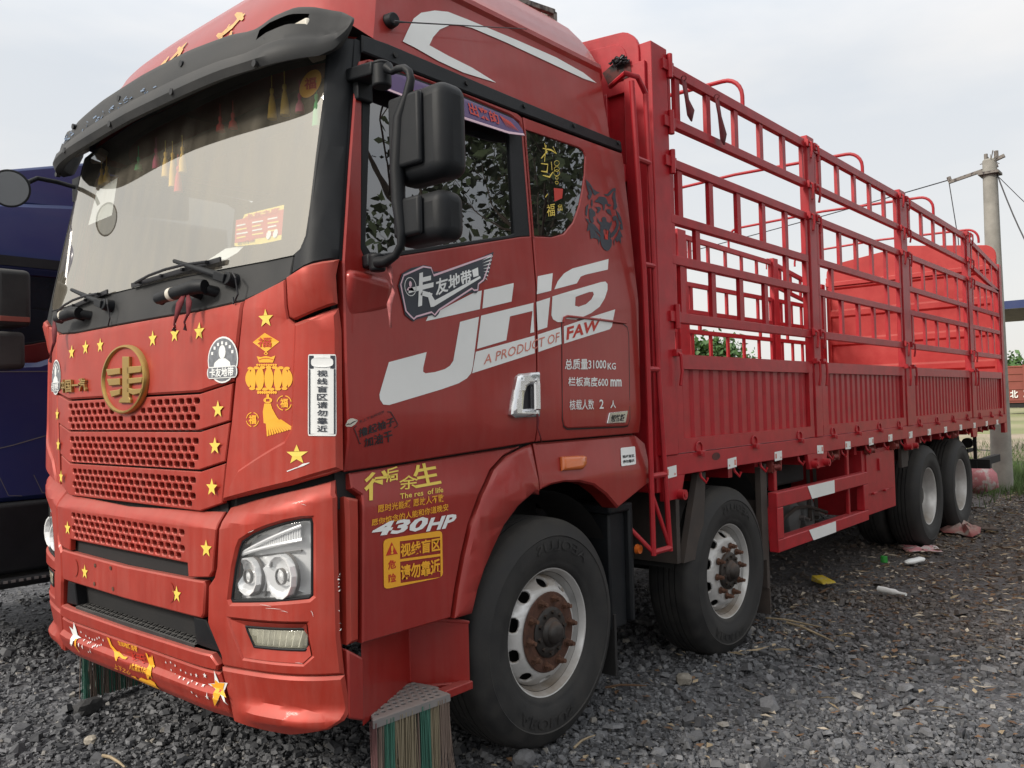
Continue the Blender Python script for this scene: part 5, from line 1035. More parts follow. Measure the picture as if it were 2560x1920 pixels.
# round portrait stickers
for c0 in ((1318, 592), (333, 695)):
    a = hit(SH2, 'B', *c0); y0, z0 = a; new(); rr = .088
    E2 = lambda cx, cy, rx, ry, n=28, **k: [(y0-p[0], z0+p[1]) for p in ell(cx, cy, rx, ry, n, **k)]
    flatmesh([E2(0, 0, rr, rr*1.02)], _g, SH2, .001, 1, (.03, .05)); flatmesh([E2(0, 0, rr-.006, rr-.005)], _g, SH2, .002, 0, (.03, .05))
    flatmesh([E2(0, .030, .020, .027, 16)], _g, SH2, .003, 1); flatmesh([[(y0-x, z0+z) for x, z in ((-.052, -.035), (.052, -.035), (.045, -.010), (.018, .005), (-.018, .005), (-.045, -.010))]], _g, SH2, .003, 1)
    P = [(y0-x, z0+z) for x, z in ell(.086-.014, -.048, .016, .023, 8, a0=-1.57, a1=1.57)+[(.072, -.025), (-.072, -.025)]+ell(-.086+.014, -.048, .016, .023, 8, a0=1.57, a1=4.71)+[(-.072, -.071), (.072, -.071)]]
    flatmesh([P[:8]+P[8:9]+P[9:10]+P[10:18]+P[18:]], _g, SH2, .004, 1); flatmesh([[(y0-x, z0+z) for x, z in ((-.078, -.067), (.078, -.067), (.082, -.048), (.078, -.029), (-.078, -.029), (-.082, -.048))]], _g, SH2, .0052, 0)
    text(_g, SH2, '卡友地带', [(y0-x, z0+z) for x, z in ((-.070, -.066), (.070, -.066), (.070, -.030), (-.070, -.030))], .0065, 1, bold=.03)
    for k_ in range(7):
        t = math.radians(155-k_*21.6); flatmesh([[(y0-(.065*math.cos(t)+dx), z0+.065*math.sin(t)+dz) for dx, dz in ((-.006, -.006), (.006, -.006), (.006, .006), (-.006, .006))]], _g, SH2, .003, 1)
    dec('portrait_sticker', ['greyv', 'white'])
# apron graphics
SAd = Surf(lambda y, z: SA.at(y, z, .0095), -1); SAd.ax = 0; an = lambda pts: hits(SAd, 'N', pts)
new(); flatmesh([an([(1733, 905), (1815, 900), (1803, 745), (1865, 890), (1967, 893), (1925, 990), (1975, 1155), (1885, 1065), (1815, 1165), (1825, 1000)])], _g, SAd, .001, 0, (.03, .012))
flatmesh([an([(1765, 905), (1818, 905), (1820, 855), (1860, 890), (1935, 895), (1905, 985), (1955, 1100), (1885, 1060), (1815, 1165), (1828, 1000)])], _g, SAd, .0025, 1, (.03, .012))
a = hit(SAd, 'N', 1885, 1013); flatmesh([star(a[0], a[1], .009)], _g, SAd, .003, 2)
dec('star_sticker', ['white', 'orange', 'redv'])
for x, y, r in ((1225, 648, 7), (1283, 648, 7), (1338, 687, 7), (1290, 740, 7), (1405, 742, 7), (1465, 773, 7), (1338, 797, 7), (1528, 793, 7), (1592, 805, 11), (1692, 805, 13), (1390, 848, 8), (1443, 868, 8), (1543, 888, 8), (1495, 918, 8), (1597, 928, 8), (1678, 940, 11), (1537, 1000, 8), (1595, 1045, 8), (1720, 1060, 12), (1800, 1080, 8)):
    a = hit(SAd, 'N', x, y); new(); flatmesh([star(a[0], a[1], r*.00090)], _g, SAd, .001, 0, (.03, .012)); dec('small_star_sticker', ['white'])
new(); flatmesh([an([(65, 215), (110, 255), (118, 165), (148, 250), (165, 320), (212, 355), (165, 385), (190, 525), (150, 470), (135, 400), (90, 448), (108, 340), (98, 290)])], _g, SAd, .001, 0, (.03, .012)); flatmesh([an([(140, 385), (165, 385), (192, 525), (160, 480)])], _g, SAd, .0025, 1, (.03, .012))
dec('star_sticker', ['white', 'orange'])
for x, y in ((205, 285), (265, 330), (307, 357), (342, 373), (370, 378), (398, 362), (424, 352), (472, 383), (243, 400), (292, 433), (318, 428), (222, 470), (450, 435), (430, 455), (402, 472), (375, 465), (348, 480), (318, 515), (295, 518), (175, 450)):
    a = hit(SAd, 'N', x, y); new(); flatmesh([star(a[0], a[1], .0075)], _g, SAd, .001, 0, (.03, .012)); dec('small_star_sticker', ['white'])
new(); flatmesh([an([(515, 345), (545, 360), (575, 440), (640, 515), (670, 520), (682, 560), (725, 600), (770, 605), (740, 635), (700, 625), (665, 595), (630, 632), (610, 600), (605, 545), (560, 460)])], _g, SAd, .001, 0, (.03, .012))
flatmesh([an([(980, 530), (1000, 545), (1022, 598), (1040, 578), (1052, 600), (1060, 555), (1070, 600), (1078, 640), (1080, 740), (1060, 720), (1050, 780), (1060, 850), (1035, 800), (1015, 850), (1000, 830), (1015, 720), (1010, 620)])], _g, SAd, .001, 0, (.03, .012))
flatmesh([an([(805, 805), (860, 815), (900, 850), (930, 825), (1000, 855), (1040, 850), (1090, 885), (1155, 960), (1010, 900), (900, 850)])], _g, SAd, .001, 0, (.03, .012))
text(_g, SAd, '生如雄鹰当有', an([(660, 440), (885, 525), (880, 450), (640, 385)]), .001, 0, bold=.02); text(_g, SAd, '人生要拼才有', an([(790, 725), (1000, 790), (995, 735), (795, 665)]), .001, 0, bold=.02); text(_g, SAd, '上下之心', an([(610, 720), (800, 795), (800, 745), (600, 650)]), .001, 0)
text(_g, SAd, '飞天', an([(720, 620), (960, 690), (975, 560), (760, 520)]), .0008, 1, bold=.02); dec('eagle_sticker', ['orange', 'redv'])
# swoosh on the roof side
SR = Surf(lambda x, z: Vector((x, -lerp(z, [3.05, 3.16, 3.30, 3.40, 3.435], [1.162, 1.148, 1.125, 1.112, 1.108])-.004, z)), 1); SR.ax = 1
new(); fill(SR, 'D', [(490, 245), (520, 180), (555, 110), (600, 75), (680, 62), (760, 70), (900, 125), (1150, 230), (1400, 340), (1560, 430), (1640, 492), (1560, 465), (1400, 390), (1100, 250), (900, 165), (820, 147), (770, 148), (710, 175), (670, 220), (648, 268), (760, 330), (900, 400), (1045, 490), (850, 430), (700, 360), (560, 280)], 0, .0, step=(.1, .03)); dec('roof_stripe', ['white'])
# wolf head
new(); X_ = lambda pts: hits(SDd, 'X', pts)
for P in ([(200, 78), (240, 110), (310, 190), (350, 270), (420, 320), (500, 355), (450, 370), (390, 410), (355, 370), (330, 290), (270, 200), (245, 240), (250, 360), (215, 200)], [(235, 190), (262, 210), (330, 330), (335, 380), (300, 470), (265, 500), (235, 420), (262, 380)],
          [(570, 378), (650, 380), (700, 320), (760, 260), (818, 255), (822, 330), (770, 320), (720, 380), (670, 425), (620, 415)], [(775, 340), (815, 340), (815, 430), (835, 560), (855, 640), (820, 700), (770, 700), (780, 560), (745, 450)],
          [(440, 480), (470, 430), (540, 435), (610, 450), (650, 520), (660, 580), (600, 590), (590, 700), (560, 720), (545, 600), (470, 560), (380, 545), (400, 510)], [(320, 480), (340, 500), (345, 600), (325, 660), (305, 600)],
          [(385, 635), (430, 650), (470, 640), (520, 670), (500, 720), (460, 770), (420, 770), (450, 700)], [(620, 700), (700, 690), (720, 740), (740, 830), (690, 800), (640, 760)], [(650, 570), (735, 610), (700, 640), (640, 620)],
          [(270, 680), (320, 670), (400, 760), (400, 830), (350, 860), (370, 960), (330, 990), (290, 930), (270, 830)], [(200, 640), (260, 580), (240, 700), (225, 840), (190, 800)], [(190, 880), (260, 900), (270, 960), (380, 1010), (460, 1110), (500, 1180), (500, 1240), (420, 1160), (330, 1080), (270, 1010)],
          [(245, 1010), (275, 1000), (420, 1180), (500, 1290), (470, 1440), (455, 1320), (400, 1300), (360, 1290), (300, 1310), (285, 1120), (225, 1150)], [(440, 860), (480, 950), (545, 960), (530, 880), (570, 850), (620, 870), (635, 950), (700, 980), (745, 930), (740, 1010), (680, 1140), (640, 1130), (600, 1100), (560, 1130), (500, 1010), (440, 950)],
          [(500, 1020), (560, 1130), (580, 1230), (585, 1320), (660, 1330), (670, 1200), (690, 1130), (720, 1180), (700, 1280), (745, 1340), (740, 1450), (690, 1540), (640, 1560), (580, 1530), (520, 1440), (500, 1330)],
          [(750, 850), (830, 820), (880, 930), (890, 1030), (850, 1160), (760, 1270), (710, 1290), (720, 1200), (800, 1110), (840, 1000), (820, 920), (770, 940)], [(820, 700), (885, 770), (930, 870), (960, 990), (975, 1120), (930, 1120), (900, 1010), (940, 1000), (880, 900)],
          [(900, 1100), (975, 1290), (930, 1250), (930, 1420), (890, 1340), (860, 1380), (800, 1320), (790, 1470), (770, 1350), (850, 1240)]):
    fill(SDd, 'X', P, 0, .001)
for P in ([(570, 1120), (590, 1220), (650, 1220), (655, 1330), (600, 1310)], [(650, 1120), (655, 1240), (630, 1230), (635, 1150)]): fill(SDd, 'X', P, 1, .002)
dec('wolf_sticker', ['slate', 'redv'])
# gold script on the quarter glass, faint characters on the roof front
new()
SG = Surf(lambda x, z: SD.at(x, z, .0105), 1); SG.ax = 1
for P in ([(1330, 850), (1345, 900), (1310, 940)], [(1320, 880), (1370, 890), (1400, 910), (1380, 870)], [(1340, 860), (1330, 960)], [(1310, 970), (1350, 975), (1345, 1020), (1310, 1015)], [(1370, 960), (1375, 1010)], [(1320, 1040), (1360, 1050), (1380, 1020)], [(1335, 1170), (1350, 1150)]): stroke(_g, SG, hits(SG, 'D', P), [.004]+[.009]*(len(P)-2)+[.004], 0)
for cy, r in ((968, 15), (1003, 15), (1025, 18), (1055, 8), (1083, 9)): stroke(_g, SG, hits(SG, 'D', ell(1403, cy, r, r, 14)), .0025, 0, close=True)
dec('window_script', ['yellow', 'redv']); new(); text(_g, SG, '福', hits(SG, 'D', [(1345, 1285), (1392, 1280), (1390, 1205), (1343, 1215)]), 0, bold=.0); dec('window_script', ['yellow', 'redv']); new(); fill(SG, 'D', [(1385, 1115), (1440, 1120), (1435, 1175), (1390, 1195)], 1); dec('window_script', ['yellow', 'redv']); new(); text(_g, SG, '出', hits(SG, 'D', [(1410, 1252), (1436, 1248), (1434, 1208), (1410, 1212)]), 0)
dec('window_script', ['yellow', 'redv'])
def rfx(y, z):
    W_ = lerp(z, [p_[0] for p_ in prof], [p_[1] for p_ in prof]); xf_ = lerp(z, [p_[0] for p_ in prof], [p_[2] for p_ in prof]); return xf_+.125*min(1, abs(y)/W_)**4.5
SRF = Surf(lambda y, z: Vector((rfx(y, z)-.004, y, z-.003)), -1); SRF.ax = 0
for ch in ([[(1315, 115), (1270, 150), (1215, 215), (1150, 262), (1090, 310)], [(1240, 110), (1275, 130), (1300, 160)], [(1085, 285), (1120, 300), (1110, 345), (1075, 362)], [(1205, 255), (1195, 300), (1165, 325)], [(1190, 200), (1160, 250)]],
           [[(830, 352), (790, 400), (740, 450), (690, 500)], [(760, 395), (780, 430), (740, 500), (720, 530)], [(680, 470), (640, 530), (580, 590)], [(650, 500), (600, 560)]]):
    new()
    for s_ in ch: q_ = hits(SRF, 'V', s_); stroke(_g, SRF, q_, [.014]+[.034]*(len(q_)-2)+[.012], .002)
    dec('roof_brush_lettering', ['yellowf'])
# round luck sticker and advert card on the windscreen
SWi = Surf(lambda y, z: SF.at(y, z, -.016), -1); SWi.ax = 0
new(); c0 = hit(SWi, 'A', 1840, 490); flatmesh([ell(c0[0], c0[1], .060, .057, 28)], _g, SWi, 0, 0); text(_g, SWi, '福', hits(SWi, 'A', [(1805, 530), (1878, 520), (1878, 450), (1808, 458)]), .002, 1, bold=.03); dec('luck_sticker', ['orange', 'redv'])
new(); A_ = lambda *p: hits(SWi, 'A', p)
flatmesh([A_((1390, 1450), (1400, 1300), (1440, 1290), (1450, 1265), (1685, 1208), (1668, 1415), (1550, 1440), (1400, 1455))], _g, SWi, 0, 0); flatmesh([A_((1400, 1300), (1684, 1235), (1672, 1385), (1510, 1410), (1505, 1425), (1392, 1435))], _g, SWi, .001, 1)
text(_g, SWi, '400 6978 099', A_((1410, 1452), (1512, 1432), (1512, 1412), (1410, 1432)), .001, 3); text(_g, SWi, '卡友之家', A_((1450, 1302), (1660, 1255), (1662, 1222), (1455, 1268)), .002, 1, bold=.03)
for i in range(4):
    for j in range(3): xx = 1405+j*92; yy = 1335-j*20+i*24; stroke(_g, SWi, A_((xx, yy), (xx+52+(i*7+j*13) % 20, yy-11)), .006, .002, 0 if i % 2 else 2)
for xx in (1582, 1622): flatmesh([ell(*hit(SWi, 'A', xx+14, 1388-(xx-1582)*.2), .014, .017, 14)], _g, SWi, .003, 2)
dec('advert_card', ['yellow', 'redv', 'white', 'blackv'])
new(); flatmesh([A_((515, 1330), (565, 1130), (690, 1045), (655, 1270))], _g, SWi, -.006, 0, (.05, .05)); dec('paper_sheet', ['white'])
new(); flatmesh([A_((1225, 1535), (1330, 1465), (1440, 1450), (1400, 1490), (1330, 1530))], _g, SWi, -.006, 0); dec('paper_sheet', ['white'])
# chips and scratches in the paint
new()
for x, y, dx, dy in ((345, 1130, 130, 8), (470, 1150, 60, 14), (590, 1580, 60, 6), (300, 1100, 90, 16), (720, 1150, 20, 50), (640, 265, 40, 12), (200, 500, 50, -20)): stroke(_g, SBd, hits(SBd, 'Q', [(x, y), (x+dx*.5, y+dy*.3), (x+dx, y+dy)]), [.0004, .0014, .0004], .001)
SPc = SP2
stroke(_g, SP2, hits(SP2, 'L', [(590, 1425), (640, 1400), (690, 1383)]), [.002, .008, .002], .001)
for k_ in range(8): c_ = hit(SP2, 'L', 515+k_*10, 1453-k_*4); flatmesh([ell(c_[0], c_[1], .003, .002, 6)], _g, SP2, .001)
c_ = hit(SP2, 'L', 228, 1568); flatmesh([ell(c_[0], c_[1], .004, .004, 6)], _g, SFl, .002)
for x, y in ((1000, 840), (1003, 850), (1002, 880), (1000, 950), (1005, 965), (998, 990), (1003, 905), (993, 1290), (1005, 1250), (990, 1300), (983, 1140)):
    c_ = hit(SBd, 'Q', x-4, y); flatmesh([[(c_[0]+random.uniform(-.004, .004), c_[1]+random.uniform(-.006, .006)) for _ in range(3)]], _g, SBd, .001)
dec('paint_chip', ['white'])
# tassels behind the windscreen, ribbons tied to the handles: separate things
def tassel(p, L, r, m, lab, grp='tassels hanging behind the top of the windscreen'):
    g = G(); g.cyl(p+Vector((0, 0, .05)), p, .002, n=5); g.lathe([(.0001, .0), (r*.45, -.006), (r*.5, -.02), (r*.3, -.028), (r*.55, -.04), (r*.9, -L*.6), (r*1.15, -L), (.0001, -L)], p, (0, 0, 1), 10)
    o = g.build('tassel', m, smooth=60); setp(o, lab, 'tassel', grp)
def inz(c, x, y, d=.045):
    a = hit(SWi, c, x, y); p = SF.at(a[0], a[1], 0); r = (p-CAMP).normalized(); return p+r*d
for x, y, L, m, lab in ((1630, 525, .13, 'tassel', 'yellow tassel left of two near the right end of the screen top'), (1705, 500, .13, 'tassel', 'yellow tassel right of two, beside the round orange luck sticker'), (1000, 900, .12, 'tassel', 'short yellow tassel, first of the bunch at screen centre'), (1042, 905, .16, 'tassel', 'longest yellow tassel in the middle of the bunch at screen centre'), (1100, 870, .12, 'tassel', 'yellow tassel right of the bunch at screen centre'),
                        (1895, 560, .13, 'tasselg', 'green tassel beside the right pillar below the luck sticker'), (1795, 555, .08, 'tasselm', 'small magenta tassel just left of the green one'), (1325, 690, .07, 'tasselr', 'small red tassel, left of the pair in mid screen'), (1400, 670, .07, 'tasselr', 'small red tassel, right of the pair in mid screen'), (945, 880, .1, 'tasselm', 'magenta tassel left of the yellow bunch'), (840, 930, .07, 'tasselg', 'small dark green tassel left of the magenta one'), (620, 1000, .09, 'tassel', 'dull yellow tassel at the far left end of the screen'), (650, 985, .09, 'tassel', 'dull yellow tassel second from the far left end'), (1075, 985, .12, 'tasselr', 'pale red knotted ornament below the yellow bunch')):
    tassel(inz('A', x, y), L, .017, m, lab)
def ribbon(pts, w_, m, lab, name='ribbon', grp=None):
    g = G(); n = len(pts); v = []
    for i, p in enumerate(pts): t = i*.8; d = Vector((math.sin(t)*.5, -math.cos(t*.6), .1)).normalized()*w_*(.6+.4*math.sin(i*1.7)); v += [Vector(p)-d, Vector(p)+d]
    g.add(v, [(2*i, 2*i+1, 2*i+3, 2*i+2) for i in range(n-1)]); o = g.build(name, m); o.modifiers.new('thickness', 'SOLIDIFY').thickness = .003; setp(o, lab, 'ribbon', grp)
def rp(c, pts, d): return [SF.at(*hit(SF, c, x, y), d+.0) for x, y in pts]
ribbon(rp('B', [(1190, 235), (1165, 290), (1150, 350), (1140, 400), (1138, 430)], .075), .018, 'cloth', 'dark red ribbon on the near windscreen handle, the longer left tail', grp='ribbons tied to the cowl handles')
ribbon(rp('B', [(1205, 240), (1213, 290), (1210, 340), (1195, 390), (1198, 425)], .072), .014, 'cloth', 'dark red ribbon on the near windscreen handle, the right tail', grp='ribbons tied to the cowl handles')
ribbon(rp('B', [(412, 385), (415, 440), (420, 500), (402, 560), (398, 610)], .075), .017, 'cloth', 'dark red ribbon hanging from the far windscreen handle', grp='ribbons tied to the cowl handles')
ribbon([on(0, .34, 'D', x, y) for x, y in ((405, 1530), (412, 1590), (425, 1640))]+[on(0, .34, 'E', x, y) for x, y in ((425, 250), (432, 310), (410, 380), (412, 450), (418, 520))], .011, 'cloth2', 'torn pale pink rag hanging from the lower mirror bracket')
ribbon([SD.at(*hit(SDd, 'E', x, y), .05) for x, y in ((1250, 1030), (1256, 1070), (1252, 1110), (1268, 1150), (1272, 1185))], .007, 'cloth', 'thin dark rag tied to the chrome door handle')
# ================================================================== surroundings
def simple(name, fn):
    m = bpy.data.materials.new(name); m.use_nodes = True; fn(m.node_tree, m.node_tree.nodes['Principled BSDF']); return m
def gravel_nodes(t, b):
    co = N(t, 'ShaderNodeTexCoord'); v = N(t, 'ShaderNodeTexVoronoi'); v.inputs['Scale'].default_value = 34; t.links.new(co.outputs['Object'], v.inputs[0])
    r = N(t, 'ShaderNodeValToRGB'); e = r.color_ramp.elements; e[0].color = (.03, .03, .033, 1); e[1].color = (.15, .15, .16, 1)
    t.links.new(v.outputs['Color'], r.inputs[0])
    n = N(t, 'ShaderNodeTexNoise'); n.inputs['Scale'].default_value = .8; n.inputs['Detail'].default_value = 6; t.links.new(co.outputs['Object'], n.inputs[0])
    sp = N(t, 'ShaderNodeSeparateXYZ'); t.links.new(co.outputs['Object'], sp.inputs[0])
    mr_ = N(t, 'ShaderNodeMapRange'); mr_.inputs[1].default_value = 3.5; mr_.inputs[2].default_value = 8; t.links.new(sp.outputs[0], mr_.inputs[0])
    m_ = N(t, 'ShaderNodeMath', operation='MULTIPLY'); t.links.new(mr_.outputs[0], m_.inputs[0]); t.links.new(n.outputs[0], m_.inputs[1])
    mm = N(t, 'ShaderNodeMixRGB'); mm.inputs[2].default_value = (.08, .056, .04, 1); t.links.new(m_.outputs[0], mm.inputs[0]); t.links.new(r.outputs[0], mm.inputs[1]); t.links.new(mm.outputs[0], b.inputs['Base Color'])
    bp = N(t, 'ShaderNodeBump'); bp.inputs['Strength'].default_value = .9; bp.inputs['Distance'].default_value = .02; t.links.new(v.outputs['Distance'], bp.inputs['Height']); t.links.new(bp.outputs[0], b.inputs['Normal']); b.inputs['Roughness'].default_value = .9
gm = simple('gravel_bed', gravel_nodes)
g = G(); n = 60; xs = [-1, -.2, -.05]; 
def gz(x, y): return -.012+.010*math.sin(x*1.3+.5)*math.sin(y*1.1)+.006*math.sin(x*3.1+y*2.3)
X0 = np.linspace(-30, 30, 61); Y0 = np.linspace(-30, 30, 61)
g.add([(x, y, gz(x, y) if abs(x) < 28 and abs(y) < 28 else -.012) for x in X0 for y in Y0], [(i*61+j, (i+1)*61+j, (i+1)*61+j+1, i*61+j+1) for i in range(60) for j in range(60)])
for a, b_, c_, d in ((-600, -30, -600, 600), (30, 600, -600, 600), (-30, 30, -600, -30), (-30, 30, 30, 600)): g.add([(a, c_, -.012), (b_, c_, -.012), (b_, d, -.012), (a, d, -.012)], [(0, 1, 2, 3)])
o = g.build('ground', gm, smooth=60); setp(o, kind='structure')
# loose stones
def chips(name, n, rr, size, seed, flat=.45, colA=(.055, .057, .063), colB=(.165, .168, .178), spread=26, xmin=None):
    R2 = np.random.default_rng(seed); u = R2.random(n); r = np.sqrt(rr[0]**2+u*(rr[1]**2-rr[0]**2)) if rr[2] else rr[0]*(rr[1]/rr[0])**u
    ang = np.radians(YAW+R2.uniform(-33-spread*.3, 33+spread*.3, n)); cx = CAMP.x+r*np.cos(ang); cy = CAMP.y+r*np.sin(ang)
    s_ = R2.lognormal(math.log(size), .42, n)*(1+0*r); k = 5; th = np.linspace(0, 2*np.pi, k, endpoint=False)[None, :]+R2.uniform(-.35, .35, (n, k))+R2.uniform(0, 6.28, (n, 1))
    rad = R2.uniform(.55, 1.1, (n, k)); asp = R2.uniform(.5, 1, (n, 1)); h = R2.uniform(.25, .75, (n, 1))*flat*1.6
    P = np.zeros((n, 10, 3)); P[:, :5, 0] = np.cos(th)*rad; P[:, :5, 1] = np.sin(th)*rad*asp; P[:, :5, 2] = -h*R2.uniform(.3, 1, (n, 5))
    sh = R2.uniform(.55, .9, (n, k)); P[:, 5:, 0] = np.cos(th)*rad*sh; P[:, 5:, 1] = np.sin(th)*rad*asp*sh; P[:, 5:, 2] = h*R2.uniform(.5, 1, (n, 5))
    P *= s_[:, None, None]*.62
    a, b_ = R2.normal(0, .24, n), R2.normal(0, .24, n); ca, sa, cb, sb = np.cos(a), np.sin(a), np.cos(b_), np.sin(b_)
    y = P[:, :, 1]*ca[:, None]-P[:, :, 2]*sa[:, None]; z = P[:, :, 1]*sa[:, None]+P[:, :, 2]*ca[:, None]; x = P[:, :, 0]*cb[:, None]+z*sb[:, None]; z = -P[:, :, 0]*sb[:, None]+z*cb[:, None]
    yaw = R2.uniform(0, 6.28, n); X = x*np.cos(yaw)[:, None]-y*np.sin(yaw)[:, None]; Y = x*np.sin(yaw)[:, None]+y*np.cos(yaw)[:, None]
    g0 = -.012+.010*np.sin(cx*1.3+.5)*np.sin(cy*1.1)+.006*np.sin(cx*3.1+cy*2.3)
    V = np.stack([X+cx[:, None], Y+cy[:, None], z+(g0+R2.uniform(-.2, .45, n)*s_)[:, None]], -1).reshape(-1, 3)
    f4 = np.array([[i, (i+1) % 5, (i+1) % 5+5, i+5] for i in range(5)]); f6 = np.array([5, 6, 7, 8, 9])
    base_ = (np.arange(n)*10)[:, None]
    quads = (f4.reshape(1, -1)+base_).reshape(n, 20); caps = f6[None, :]+base_
    loops = np.concatenate([quads, caps], 1).reshape(-1); tot = np.tile(np.array([4]*5+[5]), n); st = np.concatenate([[0], np.cumsum(tot)[:-1]])
    me = bpy.data.meshes.new(name); me.vertices.add(n*10); me.vertices.foreach_set('co', V.astype(np.float32).reshape(-1)); me.loops.add(len(loops)); me.loops.foreach_set('vertex_index', loops.astype(np.int32)); me.polygons.add(n*6); me.polygons.foreach_set('loop_start', st.astype(np.int32)); me.polygons.foreach_set('loop_total', tot.astype(np.int32)); me.update(calc_edges=True); me.shade_flat()
    at = me.attributes.new('tint', 'FLOAT', 'POINT'); at.data.foreach_set('value', np.repeat(R2.random(n)**1.4, 10).astype(np.float32))
    def nodes(t, b):
        q = N(t, 'ShaderNodeAttribute'); q.attribute_name = 'tint'; rr_ = N(t, 'ShaderNodeValToRGB'); e = rr_.color_ramp.elements; e[0].color = (*colA, 1); e[1].position = .93; e[1].color = (*colB, 1); e2 = rr_.color_ramp.elements.new(.997); e2.color = (.30, .28, .25, 1)
        t.links.new(q.outputs['Fac'], rr_.inputs[0]); co = N(t, 'ShaderNodeTexCoord'); nz_ = N(t, 'ShaderNodeTexNoise'); nz_.inputs['Scale'].default_value = 70; nz_.inputs['Detail'].default_value = 4; t.links.new(co.outputs['Object'], nz_.inputs[0])
        mm = N(t, 'ShaderNodeMixRGB', blend_type='MULTIPLY'); mm.inputs[0].default_value = .6; t.links.new(rr_.outputs[0], mm.inputs[1]); t.links.new(nz_.outputs[0], mm.inputs[2])
        m3 = N(t, 'ShaderNodeMixRGB', blend_type='MIX'); n2 = N(t, 'ShaderNodeTexNoise'); n2.inputs['Scale'].default_value = 1.1; n2.inputs['Detail'].default_value = 5; t.links.new(co.outputs['Object'], n2.inputs[0])
        sp = N(t, 'ShaderNodeSeparateXYZ'); t.links.new(co.outputs['Object'], sp.inputs[0]); mr_ = N(t, 'ShaderNodeMapRange'); mr_.inputs[1].default_value = 3.2; mr_.inputs[2].default_value = 6.5; mr_.inputs[4].default_value = 1.35; mr_.clamp = True; t.links.new(sp.outputs[0], mr_.inputs[0]); mu_ = N(t, 'ShaderNodeMath', operation='MULTIPLY'); t.links.new(mr_.outputs[0], mu_.inputs[0]); t.links.new(n2.outputs[0], mu_.inputs[1]); t.links.new(mu_.outputs[0], m3.inputs[0]); m3.inputs[2].default_value = (.095, .066, .046, 1)
        sc_ = N(t, 'ShaderNodeMixRGB', blend_type='MULTIPLY'); sc_.inputs[0].default_value = 1; sc_.inputs[2].default_value = (1.35, 1.35, 1.35, 1); t.links.new(mm.outputs[0], sc_.inputs[1]); t.links.new(sc_.outputs[0], m3.inputs[1]); t.links.new(m3.outputs[0], b.inputs['Base Color']); b.inputs['Roughness'].default_value = .62
    me.materials.append(simple(name, nodes)); o = bpy.data.objects.new(name, me); COL.objects.link(o); return setp(o, kind='stuff')
chips('gravel', 66000, (1.9, 7.5, True), .027, 1); chips('gravel', 46000, (5.5, 19, True), .032, 2); chips('gravel', 800, (2.2, 9, True), .046, 3, flat=.35); chips('gravel', 36000, (2.0, 4.8, True), .019, 5)
# leaf litter and twigs
def litter(name, n, seed, cols, region, size, thin):
    R2 = np.random.default_rng(seed); g = G()
    for i in range(n):
        x, y = R2.uniform(*region[0]), R2.uniform(*region[1])
        if R2.random() > region[2](x, y): continue
        s_ = size*R2.uniform(.5, 1.5); a = R2.uniform(0, 6.28); c, s2 = math.cos(a)*s_, math.sin(a)*s_; z = gz(x, y)+.022+R2.uniform(0, .012); w_ = thin; px_, py_ = -math.sin(a)*s_*w_, math.cos(a)*s_*w_; k = R2.uniform(-.3, .6)*s_
        g.add([(x-c, y-s2, z), (x+px_, y+py_, z+k*.5+.004), (x+c, y+s2, z+R2.uniform(-.2, .5)*s_), (x-px_, y-py_, z+.003)], [(0, 1, 2, 3)], int(R2.integers(0, len(cols))))
    return setp(g.build(name, cols, smooth=0), kind='stuff')
L1 = mat('dry_leaf', (.15, .085, .045), .8, var=.3); L2 = mat('straw', (.32, .25, .16), .8, var=.3); L3 = mat('pale_chip', (.42, .36, .28), .8, var=.2); L4 = mat('dark_leaf', (.10, .055, .03), .85); L5 = mat('paper_scrap', (.5, .5, .5), .7)
litter('leaf_litter', 12000, 11, [L1, L2, L4, L4, L4, L3], ((1.5, 14), (-5.5, -.9), lambda x, y: min(1, max(.03, (x-2.8)/3))*(1 if y < -1 else .4)), .024, .42)
litter('leaf_litter', 420, 12, [L1, L1, L2], ((-1, 5), (-3.3, -1.0), lambda x, y: 1), .022, .5)
litter('twigs', 3000, 13, [L2, L4, L3, L4], ((1.0, 14), (-5, -.9), lambda x, y: min(1, max(.08, (x-2.5)/5))), .055, .045)
litter('paper_scraps', 90, 14, [L5, L3], ((2, 14), (-4.5, -1.0), lambda x, y: min(1, max(.1, (x-2.5)/5))), .022, .6)
# grass and soil beyond
def patch(name, poly, z, m, kind='structure'):
    g = G(); flatmesh([poly], g, plane(2, z), 0); return setp(g.build(name, m, smooth=0), kind=kind)
patch('dirt_path', [(20, -14), (30, -18), (60, -30), (80, -10), (60, 10), (34, 8), (21, 3)], -.004, mat('pale_soil', (.34, .27, .20), .9, var=.2, vscale=.3, col2=(.16, .17, .08), c2s=.4))
patch('field', [(34, -40), (300, -200), (300, 250), (60, 90), (30, 20), (36, 0)], .0, mat('dry_field', (.20, .21, .09), .9, var=.3, vscale=.15, col2=(.36, .30, .2), c2s=.12))
gr = mat('grass_blade', (.07, .12, .03), .7, var=.4, vscale=2)
def blades(name, n, seed, cx, cy, sx, sy, h):
    R2 = np.random.default_rng(seed); g = G()
    for i in range(n):
        x, y = R2.normal(cx, sx), R2.normal(cy, sy); a = R2.uniform(0, 6.28); hh = h*R2.uniform(.4, 1.3); dx, dy = math.cos(a)*.006*(1+hh*2), math.sin(a)*.006*(1+hh*2); bx_, by_ = R2.normal(0, hh*.3), R2.normal(0, hh*.3)
        g.add([(x-dx, y-dy, -.01), (x+dx, y+dy, -.01), (x+bx_, y+by_, hh)], [(0, 1, 2)])
    return setp(g.build(name, gr, smooth=0), kind='stuff')
